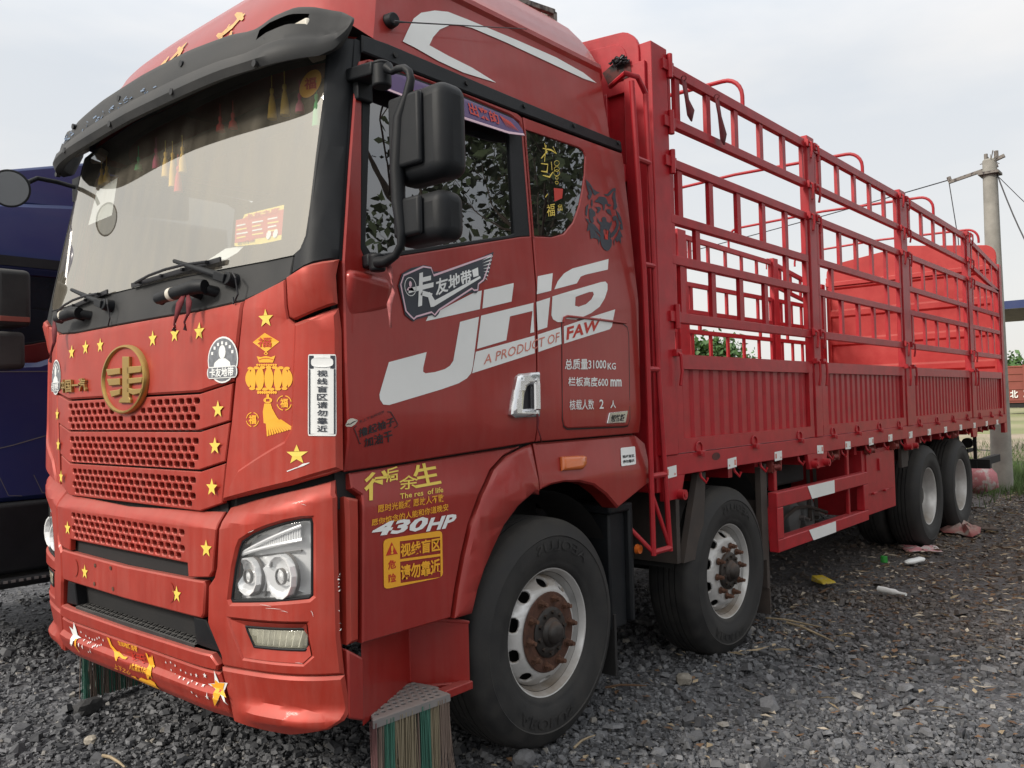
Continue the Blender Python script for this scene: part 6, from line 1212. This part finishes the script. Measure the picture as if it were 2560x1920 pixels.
blades('grass', 9000, 21, 17.5, -1.2, 2.0, 1.6, .10); blades('grass', 900, 22, 14.0, -.8, .4, .4, .16); blades('grass', 5000, 24, 16.0, .2, 1.3, 1.2, .22); blades('grass', 9000, 23, 25, -2.5, 3, 3, .13)
# utility pole
up_ = empty('utility_pole', (13.9, -.77, 0), 'pale concrete utility pole behind the truck tail, with a steel crossarm', 'pole')
g = G(); g.lathe([(.165, -.05), (.16, 0), (.145, 1.5), (.118, 4.0), (.106, 5.42), (.09, 5.44), (.0001, 5.44)], (0, 0, 0), (0, .0, 1), 28); pl_ = g.build('pole_shaft', 'concrete', up_)
g = G(); g.beam((0, -.12, 5.32), (0, .62, 5.18), .05, .05); g.beam((0, .1, 5.36), (0, -.22, 5.46), .06, .05); g.cyl((0, .6, 5.2), (0, .62, 5.27), .035, n=10); g.cyl((0, -.1, 5.4), (0, -.1, 5.56), .035, n=10); g.cyl((.0, .05, 5.42), (.0, .05, 5.54), .03, n=10)
for k_ in range(10): a = random.uniform(0, 6.28); g.beam((0, -.02, 5.42), (.12*math.cos(a), .14*math.sin(a), 5.44+random.uniform(-.1, .12)), .012, .012)
g.box(-.16, .16, -.15, .15, 5.18, 5.22); g.build('crossarm', 'wood', up_)
def wire(pts, sag, r, lab, n=16):
    g = G(); P = []
    for (a, b_) in zip(pts, pts[1:]):
        a, b_ = Vector(a), Vector(b_)
        for i in range(n): t = i/n; P.append(a.lerp(b_, t)-Vector((0, 0, sag*4*t*(1-t))))
    P.append(Vector(pts[-1])); g.tube(P, r, 5); setp(g.build('cable', 'blackv'), lab, 'cable', None)
T = Vector((13.9, -.15, 5.22))
wire([T, (22, 22, 5.9)], .35, .010, 'thin black cable running left from the pole crossarm behind the stake bed')
wire([T, (13.95, -.25, 4.2), (13.8, -.30, 2.6)], .0, .008, 'loose cable end dangling beside the pole on its left')
wire([(13.9, -.84, 5.3), (13.4, -1.55, 3.4), (12.6, -2.3, 2.5)], .15, .011, 'slack cable dropping from the pole top to the right', 8)
wire([(13.9, -.84, 5.2), (15.5, -3.2, 2.6)], .2, .006, 'thinnest cable dropping rightwards just under the slack one', 8)
# blue-roofed shed
sh = empty('shed', (20, -1.6, 0), 'open shed with a dark blue fascia roof at the right edge', 'shed')
g = G(); g.hexa([(20, -12, 3.50), (25, -12, 3.55), (25, 3, 3.55), (20, 3, 3.50), (20, -12, 3.54), (25, -12, 3.59), (25, 3, 3.59), (20, 3, 3.54)]); g.v = [(x-20, y+1.6, z) for x, y, z in g.v]; g.build('roof', 'greyplastic', sh)
g = G(); g.box(-.06, 0, -10.4, 4.6, 3.48, 3.66); g.box(-.06, 5, 4.56, 4.62, 3.48, 3.70); g.build('fascia', 'blue', sh)
for x in (0.5, 4.5):
    for y in (-4, -10): g = G(); g.box(x, x+.12, y, y+.12, 0, 3.42); g.build('post', 'tank', sh)
# far red wagon
wg = empty('freight_truck', (70, 6, 0), 'faded red stake-sided truck far across the field behind the pole', 'truck')
def wbx(a): g = G(); g.box(*a); return g
g = G(); g.box(-.1, .1, -14, 3.0, .8, 3.45)
g.box(-2.6, -2.4, -14, 3.0, .8, 3.45); g.box(-2.5, 0, -14, 3.0, .8, 1.1); b_ = g.build('bed_body', 'far_red', wg)
for i in range(14): g = G(); y = 2.9-i*1.2; g.box(-2.68, -2.6, y-.06, y+.06, .8, 3.5); g.build('stake', 'far_red', wg)
for z in (1.0, 1.8, 2.4, 2.9, 3.4): g = G(); g.box(-2.66, -2.6, -14, 3.0, z-.05, z+.05); g.build('side_rail', 'far_red', wg)
g = G(); g.box(-2.5, 0, -14, 3.0, .45, .78); g.build('chassis_frame', 'dark', wg)
for y in (1.2, -.2, -7, -8.4, -11): g = G(); g.cyl((-2.55, y, .5), (-2.2, y, .5), .5, n=20); g.build('wheel', 'rubber', wg)
g = G(); SWg = plane(0, -2.70, -1)

for ch, ya in (('北', 2.6), ('3', 1.75), ('1', 1.05), ('3', .5)): g = G(); text(g, SWg, ch, [(ya, 1.15), (ya-(.2 if ch == '1' else .5), 1.15), (ya-(.2 if ch == '1' else .5), 1.7), (ya, 1.7)], 0, bold=.02); g.build('side_lettering', 'white', wg, smooth=0)
# trees
def leafmat(nm, c): return mat(nm, c, .6, var=.45, vscale=1.5)
def tree(name, loc, h, cr, nleaf, ls, lab, m, seed, trunk_r=.22, spread=.55, grp=None, kind='tree'):
    R2 = random.Random(seed); root = empty(name, loc, lab, kind, grp); g = G(); tips = []
    def br(p, d, L, r, lev):
        pts = [p]; rs = [r]; q = p
        for i in range(4): d = (d+Vector((R2.gauss(0, .16), R2.gauss(0, .16), R2.gauss(.04, .1)))).normalized(); q = q+d*L/4; pts.append(q); rs.append(r*(1-.16*(i+1)))
        g.tube(pts, rs, 7 if lev < 2 else 4, cap=False)
        if lev >= 3 and R2.random() < .30: tips.extend(pts[2:])
        if lev < 5:
            for _ in range((3 if lev < 4 else 2) if lev else 5): k = R2.randint(2, 4); a = R2.uniform(0, 6.28); br(pts[k], (d*.55+Vector((math.cos(a)*spread, math.sin(a)*spread, R2.uniform(-.1, .5)))).normalized(), L*R2.uniform(.55, .8), rs[k]*.6, lev+1)
    br(Vector((0, 0, 0)), Vector((R2.uniform(-.1, .1), R2.uniform(-.1, .1), 1)), h*.42, trunk_r, 0); g.build('trunk', 'bark', root)
    NP = np.array([tuple(t) for t in tips]); R3 = np.random.default_rng(seed); idx = R3.integers(0, len(NP), nleaf); c = NP[idx]+R3.normal(0, cr, (nleaf, 3)); a = R3.normal(0, 1, (nleaf, 3)); a /= np.linalg.norm(a, axis=1)[:, None]; b_ = np.cross(a, R3.normal(0, 1, (nleaf, 3))); b_ /= np.linalg.norm(b_, axis=1)[:, None]; s_ = (ls*R3.uniform(.5, 1.3, nleaf))[:, None]
    V = np.stack([c-a*s_, c+b_*s_*.6-a*s_*.2, c+a*s_, c-b_*s_*.6-a*s_*.2], 1).reshape(-1, 3); me = bpy.data.meshes.new('crown'); me.vertices.add(nleaf*4); me.vertices.foreach_set('co', V.astype(np.float32).reshape(-1)); me.loops.add(nleaf*4); me.loops.foreach_set('vertex_index', np.arange(nleaf*4, dtype=np.int32)); me.polygons.add(nleaf); me.polygons.foreach_set('loop_start', np.arange(0, nleaf*4, 4, dtype=np.int32)); me.polygons.foreach_set('loop_total', np.full(nleaf, 4, dtype=np.int32)); me.update(calc_edges=True); me.materials.append(m); o = bpy.data.objects.new('crown', me); link(o, root); setp(o, kind='stuff'); return root
M_['bark'] = mat('bark', (.09, .07, .055), .9, var=.3, bump=.4, bscale=12)
lm = leafmat('leaf', (.05, .075, .025)); lp_ = leafmat('pale_leaf', (.06, .13, .035))
tree('tree', (8.0, -8.0, 0), 10, .20, 5200, .085, 'broad thin-leaved tree beside the yard, nearest to the cab', lm, 3, .30)
tree('tree', (12.0, -9.0, 0), 9.5, .20, 5200, .085, 'spindly dark-trunked tree beside the yard, beyond the nearest one', lm, 5, .20)
tree('tree', (5.6, -10.0, 0), 10, .20, 4200, .085, 'tree beside the yard set back furthest from the gravel', lm, 8, .18)
for i, (c_, x, y, d, h, lab) in enumerate((('H', 525, 1600, 62, 7.0, 'green bushy tree seen through the front stakes of the bed'), ('M', 2204, 800, 95, 4.5, 'small dark bush at the right edge above the far wagon'), ('M', 1548, 758, 80, 5.5, 'low distant tree seen low between the bed stakes'))):
    p = on(0, CAMP.x+d, c_, x, y); tree('tree', (p.x, p.y, 0), h, .5, 2600, .28, lab, lp_, 30+i, .2)
# low hedge line on the horizon
g = G(); R2 = random.Random(4)
for i in range(5200):
    a = math.radians(R2.uniform(-40, 100)); r = R2.uniform(150, 175); x, y, z = CAMP.x+r*math.cos(a), CAMP.y+r*math.sin(a), R2.uniform(0, 2.2+1.2*math.sin(a*23)+.8*math.sin(a*51)); s_ = R2.uniform(.5, 1.0)
    t = R2.uniform(0, 6.28); g.add([(x-s_*math.sin(a), y+s_*math.cos(a), z-s_*.3), (x+s_*math.sin(a), y-s_*math.cos(a), z-s_*.4), (x+s_*.4*math.cos(t), y+.4*s_*math.sin(t), z+s_)], [(0, 1, 2)])
setp(g.build('distant_hedge', leafmat('far_leaf', (.10, .13, .08)), smooth=0), kind='stuff')
# ================================================================== navy truck on the left
bt_ = empty('navy_truck', (0, 0, 0), 'dark navy truck parked alongside, only the side of its cab showing at the left edge', 'truck')
YN = 2.25
SN = Surf(lambda x, z: Vector((x, YN+.06*max(0, z-2.0)**1.5+.0, z)), 1)
g = G(); SNp = [(-.10, 1.08), (-.10, 1.9), (-.02, 2.62), (.12, 3.0), (.7, 3.07), (1.9, 3.07), (1.9, 1.08)]
win = [(.02, 2.02), (.08, 2.56), (.62, 2.56), (.66, 2.2), (.58, 2.02), (.46, 1.975), (.06, 1.955)]
panel('cab_side', 'blue', bt_, SN, [SNp, win], h=.0, b=.03, thick=.06, step=(.2, .12), smooth=40)
g = G(); g.add([SN.at(x, z, -.05) for x, z in win], [tuple(range(len(win)))]); g.build('side_window', 'tint', bt_, smooth=0)
g = G(); g.box(-.02, 1.85, YN+.12, YN+2.4, 1.0, 2.95); g.build('cab_body', 'blue', bt_, bevel=.12, seg=4)
SNf = Surf(lambda y, z: Vector((-.045+.12*max(0, z-1.95)+.10*max(0, abs(y-YN-1.25)-1.0), y, z)), -1)
panel('windshield', 'wind', bt_, SNf, [[(YN+.18, 2.02), (YN+2.32, 2.02), (YN+2.25, 2.88), (YN+.25, 2.88)]], h=.012, b=.004, thick=.01, step=(.2, .2)); panel('front_panel', 'blue', bt_, SNf, [[(YN+.05, 1.10), (YN+2.45, 1.10), (YN+2.42, 1.92), (YN+.08, 1.92)]], h=.02, b=.02, thick=.06, step=(.2, .2))
for z in (1.22, 1.38, 1.54): panel('grille_bar', 'black', bt_, SNf, [[(YN+.5, z), (YN+2.0, z), (YN+2.0, z+.09), (YN+.5, z+.09)]], h=.035, b=.008, thick=.03, step=(.2, 0))
panel('bumper', 'black', bt_, SNf, [[(YN, .50), (YN+2.5, .50), (YN+2.5, 1.06), (YN, 1.06)]], h=.06, b=.03, thick=.3, step=(.2, .2))
for y in (YN+.15, YN+1.95): panel('headlight', 'reflector', bt_, SNf, [[(y, .74), (y+.4, .74), (y+.4, .98), (y, .96)]], h=.07, b=.01, thick=.03)
g = G(); flatmesh([[(.0, 2.60), (1.9, 2.60), (1.9, 2.665), (.01, 2.665)]], g, SN, .012, step=(.2, 0)); g.build('gutter_strip', 'black', bt_)
g = G(); stroke(g, SN, [(-.08, 1.36), (0, 1.38), (.3, 1.44), (.75, 1.56)], .006, .003); stroke(g, SN, [(-.08, 1.905), (1.2, 1.93)], .006, .003); stroke(g, SN, [(.80, 1.1), (.80, 2.6)], .010, .003)
for x in (.05, .22, .42): stroke(g, SN, [(x, 1.24), (x+.05, 1.12), (x+.13, 1.11)], .004, .003)
g.build('panel_seam', 'tank', bt_, smooth=0)
g = G(); g.prism([(.12, YN+.15, 3.02), (.30, YN+.12, 3.03), (1.6, YN+.12, 3.10), (1.6, YN+.12, 3.48), (.9, YN+.12, 3.42), (.35, YN+.12, 3.26)], (0, .05, 0)); g.prism([(.35, YN+.17, 3.24), (.9, YN+.17, 3.40), (1.6, YN+.17, 3.46), (1.6, YN+.17, 3.42), (.9, YN+.17, 3.36), (.35, YN+.17, 3.20)], (0, 2.0, .1)); g.build('wind_deflector', 'blue', bt_, bevel=.015)
g = G(); g.box(.50, .56, YN+.3, YN+.36, 2.95, 3.2); g.box(.1, .5, YN+.5, YN+1.8, 2.98, 3.12); g.build('deflector_strut', 'dark', bt_)
g = G(); g.box(-.12, 1.2, YN-.02, YN+.5, .62, 1.075); g.box(-.12, .85, YN-.06, YN+.3, .535, .60); stp = g.build('step_skirt', 'black', bt_, bevel=.03, seg=3)
g = G(); g.box(.62, .76, YN-.035, YN-.005, 1.70, 1.735); g.build('door_handle', 'black', bt_, bevel=.008); g = G()
for i in range(20): g.box(-.10+i*.045, -.075+i*.045, YN-.066, YN-.058, .575, .590)
g.build('step_edge', 'steel', stp)
for x, rr in ((1.2, .5), (5.0, .5), (6.4, .5)):
    g = G(); g.lathe([(.28, 0), (.34, -.02), (.46, -.01), (.52, .04), (.53, .26), (.3, .28)], (x+.1, YN+.03, .53), (0, 1, 0), 48); wv = g.build('wheel', 'rubber', bt_); g = G(); g.lathe([(.28, 0), (.24, .08), (.14, .02), (.0001, .02)], (x+.1, YN+.03, .53), (0, 1, 0), 32); g.build('rim', 'rim', wv)
g = G(); g.box(2.1, 9.0, YN, YN+2.4, 1.1, 1.9); g.build('load_bed', 'blue', bt_, bevel=.02)
g = G(); g.box(.5, 8.8, YN+.8, YN+1.6, .7, 1.05); g.build('chassis_frame', 'dark', bt_)
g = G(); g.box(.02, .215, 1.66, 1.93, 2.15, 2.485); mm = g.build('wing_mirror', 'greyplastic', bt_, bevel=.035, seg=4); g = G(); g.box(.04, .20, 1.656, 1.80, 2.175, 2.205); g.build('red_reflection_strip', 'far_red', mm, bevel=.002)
g = G(); g.box(.02, .185, 1.68, 1.93, 1.90, 2.12); g.build('wide_angle_mirror', 'greyplastic', bt_, bevel=.03, seg=4)
g = G(); g.tube([(.09, 2.25, 2.62), (.09, 1.95, 2.60), (.09, 1.92, 2.5)], .016); g.tube([(.09, 2.25, 1.84), (.09, 1.95, 1.84), (.09, 1.92, 1.92)], .016); g.build('mirror_arm', 'black', bt_)
# ================================================================== litter one can name
def thing(g, name, m, lab, cat, grp=None, **k): return setp(g.build(name, m, **k), lab, cat, grp)
def crumple(pts, z, seed, amp):
    R2 = random.Random(seed); g = G(); c = [sum(p[i] for p in pts)/len(pts) for i in (0, 1)]; n = len(pts)
    ring = [[(c[0]+(p[0]-c[0])*k, c[1]+(p[1]-c[1])*k, z+R2.uniform(0, amp)*(1.3-k)+.004) for p in resamp(pts, .09)] for k in (1, .7, .35)]; m = len(ring[0])
    g.add([p for r in ring for p in r]+[(c[0], c[1], z+amp*.6)], [(i*m+j, i*m+(j+1) % m, (i+1)*m+(j+1) % m, (i+1)*m+j) for i in range(2) for j in range(m)]+[(2*m+j, 2*m+(j+1) % m, 3*m) for j in range(m)]); return g
gp = lambda c, pts: [tuple(on(2, .02, c, *p))[:2] for p in pts]
def solid(o, t=.004): o.modifiers.new('thickness', 'SOLIDIFY').thickness = t; return o
M_['pinkcloth'] = mat('pink_sheet', (.52, .20, .22), .8, col2=(.55, .50, .48), c2s=9); M_['redplastic'] = mat('crumpled_red_sheet', (.32, .08, .08), .7, col2=(.35, .28, .26), c2s=6, dust=.25); M_['yel'] = mat('yellow_packet', (.58, .42, .03), .5, col2=(.5, .5, .45), c2s=25, c2t=.62)
solid(thing(crumple(gp('S', [(960, 845), (1060, 912), (1230, 905), (1415, 918), (1340, 850), (1290, 845), (1180, 890), (1100, 880)]), .02, 1, .03), 'fabric_scrap', 'pinkcloth', 'flat pink and white cloth scrap under the third axle tyre', 'cloth'))
solid(thing(crumple(gp('S', [(1370, 715), (1500, 670), (1600, 622), (1660, 650), (1790, 700), (1780, 740), (1700, 765), (1560, 740), (1420, 730)]), .02, 2, .12), 'crumpled_sheet', 'redplastic', 'crumpled dull red plastic sheet on the ground beside the rearmost tyre', 'sheet'))
solid(thing(crumple(gp('S', [(1640, 622), (1800, 640), (1990, 690), (1960, 705), (1780, 690)]), .02, 3, .05), 'fabric_scrap', 'mud', 'long dusty grey cloth lying behind the crumpled red sheet', 'cloth'))
p = on(0, 13.2, 'R', 195, 1510); g = G(); g.add([(p.x, p.y+.28, .12), (p.x+.02, p.y-.05, .10), (p.x+.03, p.y-.30, .22), (p.x+.1, p.y-.26, .42), (p.x+.12, p.y-.1, .60), (p.x+.1, p.y+.28, .66), (p.x-.12, p.y, .42)], [(0, 1, 6), (1, 2, 6), (2, 3, 6), (3, 4, 6), (4, 5, 6), (5, 0, 6)]); g.v = [(a, b_, c_-.09) for a, b_, c_ in g.v]; solid(thing(g, 'plastic_sack', 'pinkcloth', 'faded pink sack leaning behind the rear wheels near the pole', 'sack', smooth=60), .01)
pk = on(2, .03, 'I', 1102, 1550); g = G(); g.hexa([(pk.x-.11, pk.y-.04, .015), (pk.x+.02, pk.y-.11, .015), (pk.x+.12, pk.y+.04, .015), (pk.x-.02, pk.y+.10, .015), (pk.x-.10, pk.y-.02, .035), (pk.x+.03, pk.y-.09, .03), (pk.x+.11, pk.y+.05, .055), (pk.x-.01, pk.y+.10, .065)]); thing(g, 'snack_packet', 'yel', 'squashed yellow packet on the gravel beside the side guard', 'packet', bevel=.01)
bo = on(2, .03, 'S', 900, 1310); g = G(); d = (on(2, .03, 'S', 1020, 1340)-on(2, .03, 'S', 780, 1290)).normalized(); g.lathe([(.0001, -.12), (.024, -.115), (.026, -.05), (.022, -.01), (.024, .03), (.012, .07), (.010, .12), (.012, .122), (.012, .135), (.0001, .135)], bo+Vector((0, 0, .01)), d, 20); thing(g, 'plastic_bottle', 'white', 'small white plastic bottle lying on its side on open gravel', 'bottle')
p = on(2, .03, 'S', 830, 1000); g = G(); g.cyl(p+Vector((0, 0, -.01)), p+Vector((0, 0, .05)), .033, .031, 20); thing(g, 'bottle_cap', mat('green_plastic', (.03, .28, .04), .4), 'bright green bottle cap on the gravel', 'cap', bevel=.004)
p = on(2, .03, 'S', 1130, 1000); g = G(); g.lathe([(.0001, -.14), (.03, -.12), (.045, -.05), (.04, .02), (.045, .09), (.02, .14), (.0001, .15)], p, (1, -.35, .05), 12); g.v = [(a, b_, .035+(c_-.03)*.6) for a, b_, c_ in g.v]; thing(g, 'crushed_bottle', 'white', 'crushed pale plastic bottle between the green cap and the rear wheel', 'bottle')
for (c_, a, b_, r, lab) in (('M', (1655, 1335), (1775, 1355), .008, 'long thin pale stick on the gravel right of the second tyre'), ('M', (1700, 1345), (1800, 1385), .010, 'long brown stick lying just right of the pale one'), ('G', (1505, 1540), (1630, 1465), .006, 'straw-coloured twig in front of the front tyre'), ('C', (610, 1585), (740, 1655), .008, 'bent pale twig at the bottom left below the bumper'), ('G', (1690, 1183), (1935, 1172), .007, 'thin dark twig right of the front tyre')):
    A, B_ = on(2, .03, c_, *a), on(2, .03, c_, *b_); g = G(); g.tube([A, A.lerp(B_, .35)+Vector((0, 0, .012)), A.lerp(B_, .7)+Vector((.006, .006, .004)), B_], [r, r*.9, r*.8, r*.5], 6); thing(g, 'stick', L2 if 'pale' in lab or 'straw' in lab else L4, lab, 'stick')
for (c_, x, y, sx, sy, sz, rz, lab, cc) in (('M', 190, 1540, .075, .045, .045, .25, 'squared dark rock standing out of the gravel before the bumper', (.05, .05, .052)), ('N', 395, 955, .035, .03, .03, .4, 'small bright white stone under the front bumper', (.5, .47, .42)), ('C', 540, 1510, .035, .03, .02, .8, 'pale flat stone at the lower left', (.4, .36, .3)), ('G', 1210, 1640, .06, .045, .035, .3, 'large grey stone at the bottom edge right of the front tyre', (.10, .10, .105)), ('M', 1478, 1475, .055, .045, .03, .6, 'beige flat stone right of the front tyre', (.22, .20, .17))):
    p = on(2, 0, c_, x, y); R2 = random.Random(x); bm = bmesh.new(); bmesh.ops.create_icosphere(bm, subdivisions=2, radius=1)
    for v in bm.verts:
        q = v.co; m_ = max(abs(q.x), abs(q.y), abs(q.z)); q = q*(1/m_*.65+.35)*R2.uniform(.9, 1.08); v.co = Vector((q.x*sx*math.cos(rz)-q.y*sy*math.sin(rz), q.x*sx*math.sin(rz)+q.y*sy*math.cos(rz), q.z*sz))+Vector((p.x, p.y, sz*.7))
    me = bpy.data.meshes.new('rock'); bm.to_mesh(me); bm.free(); me.materials.append(mat('rock', cc, .8, var=.3, vscale=15, bump=.4, bscale=40)); o = bpy.data.objects.new('rock', me); COL.objects.link(o); setp(o, lab, 'rock')
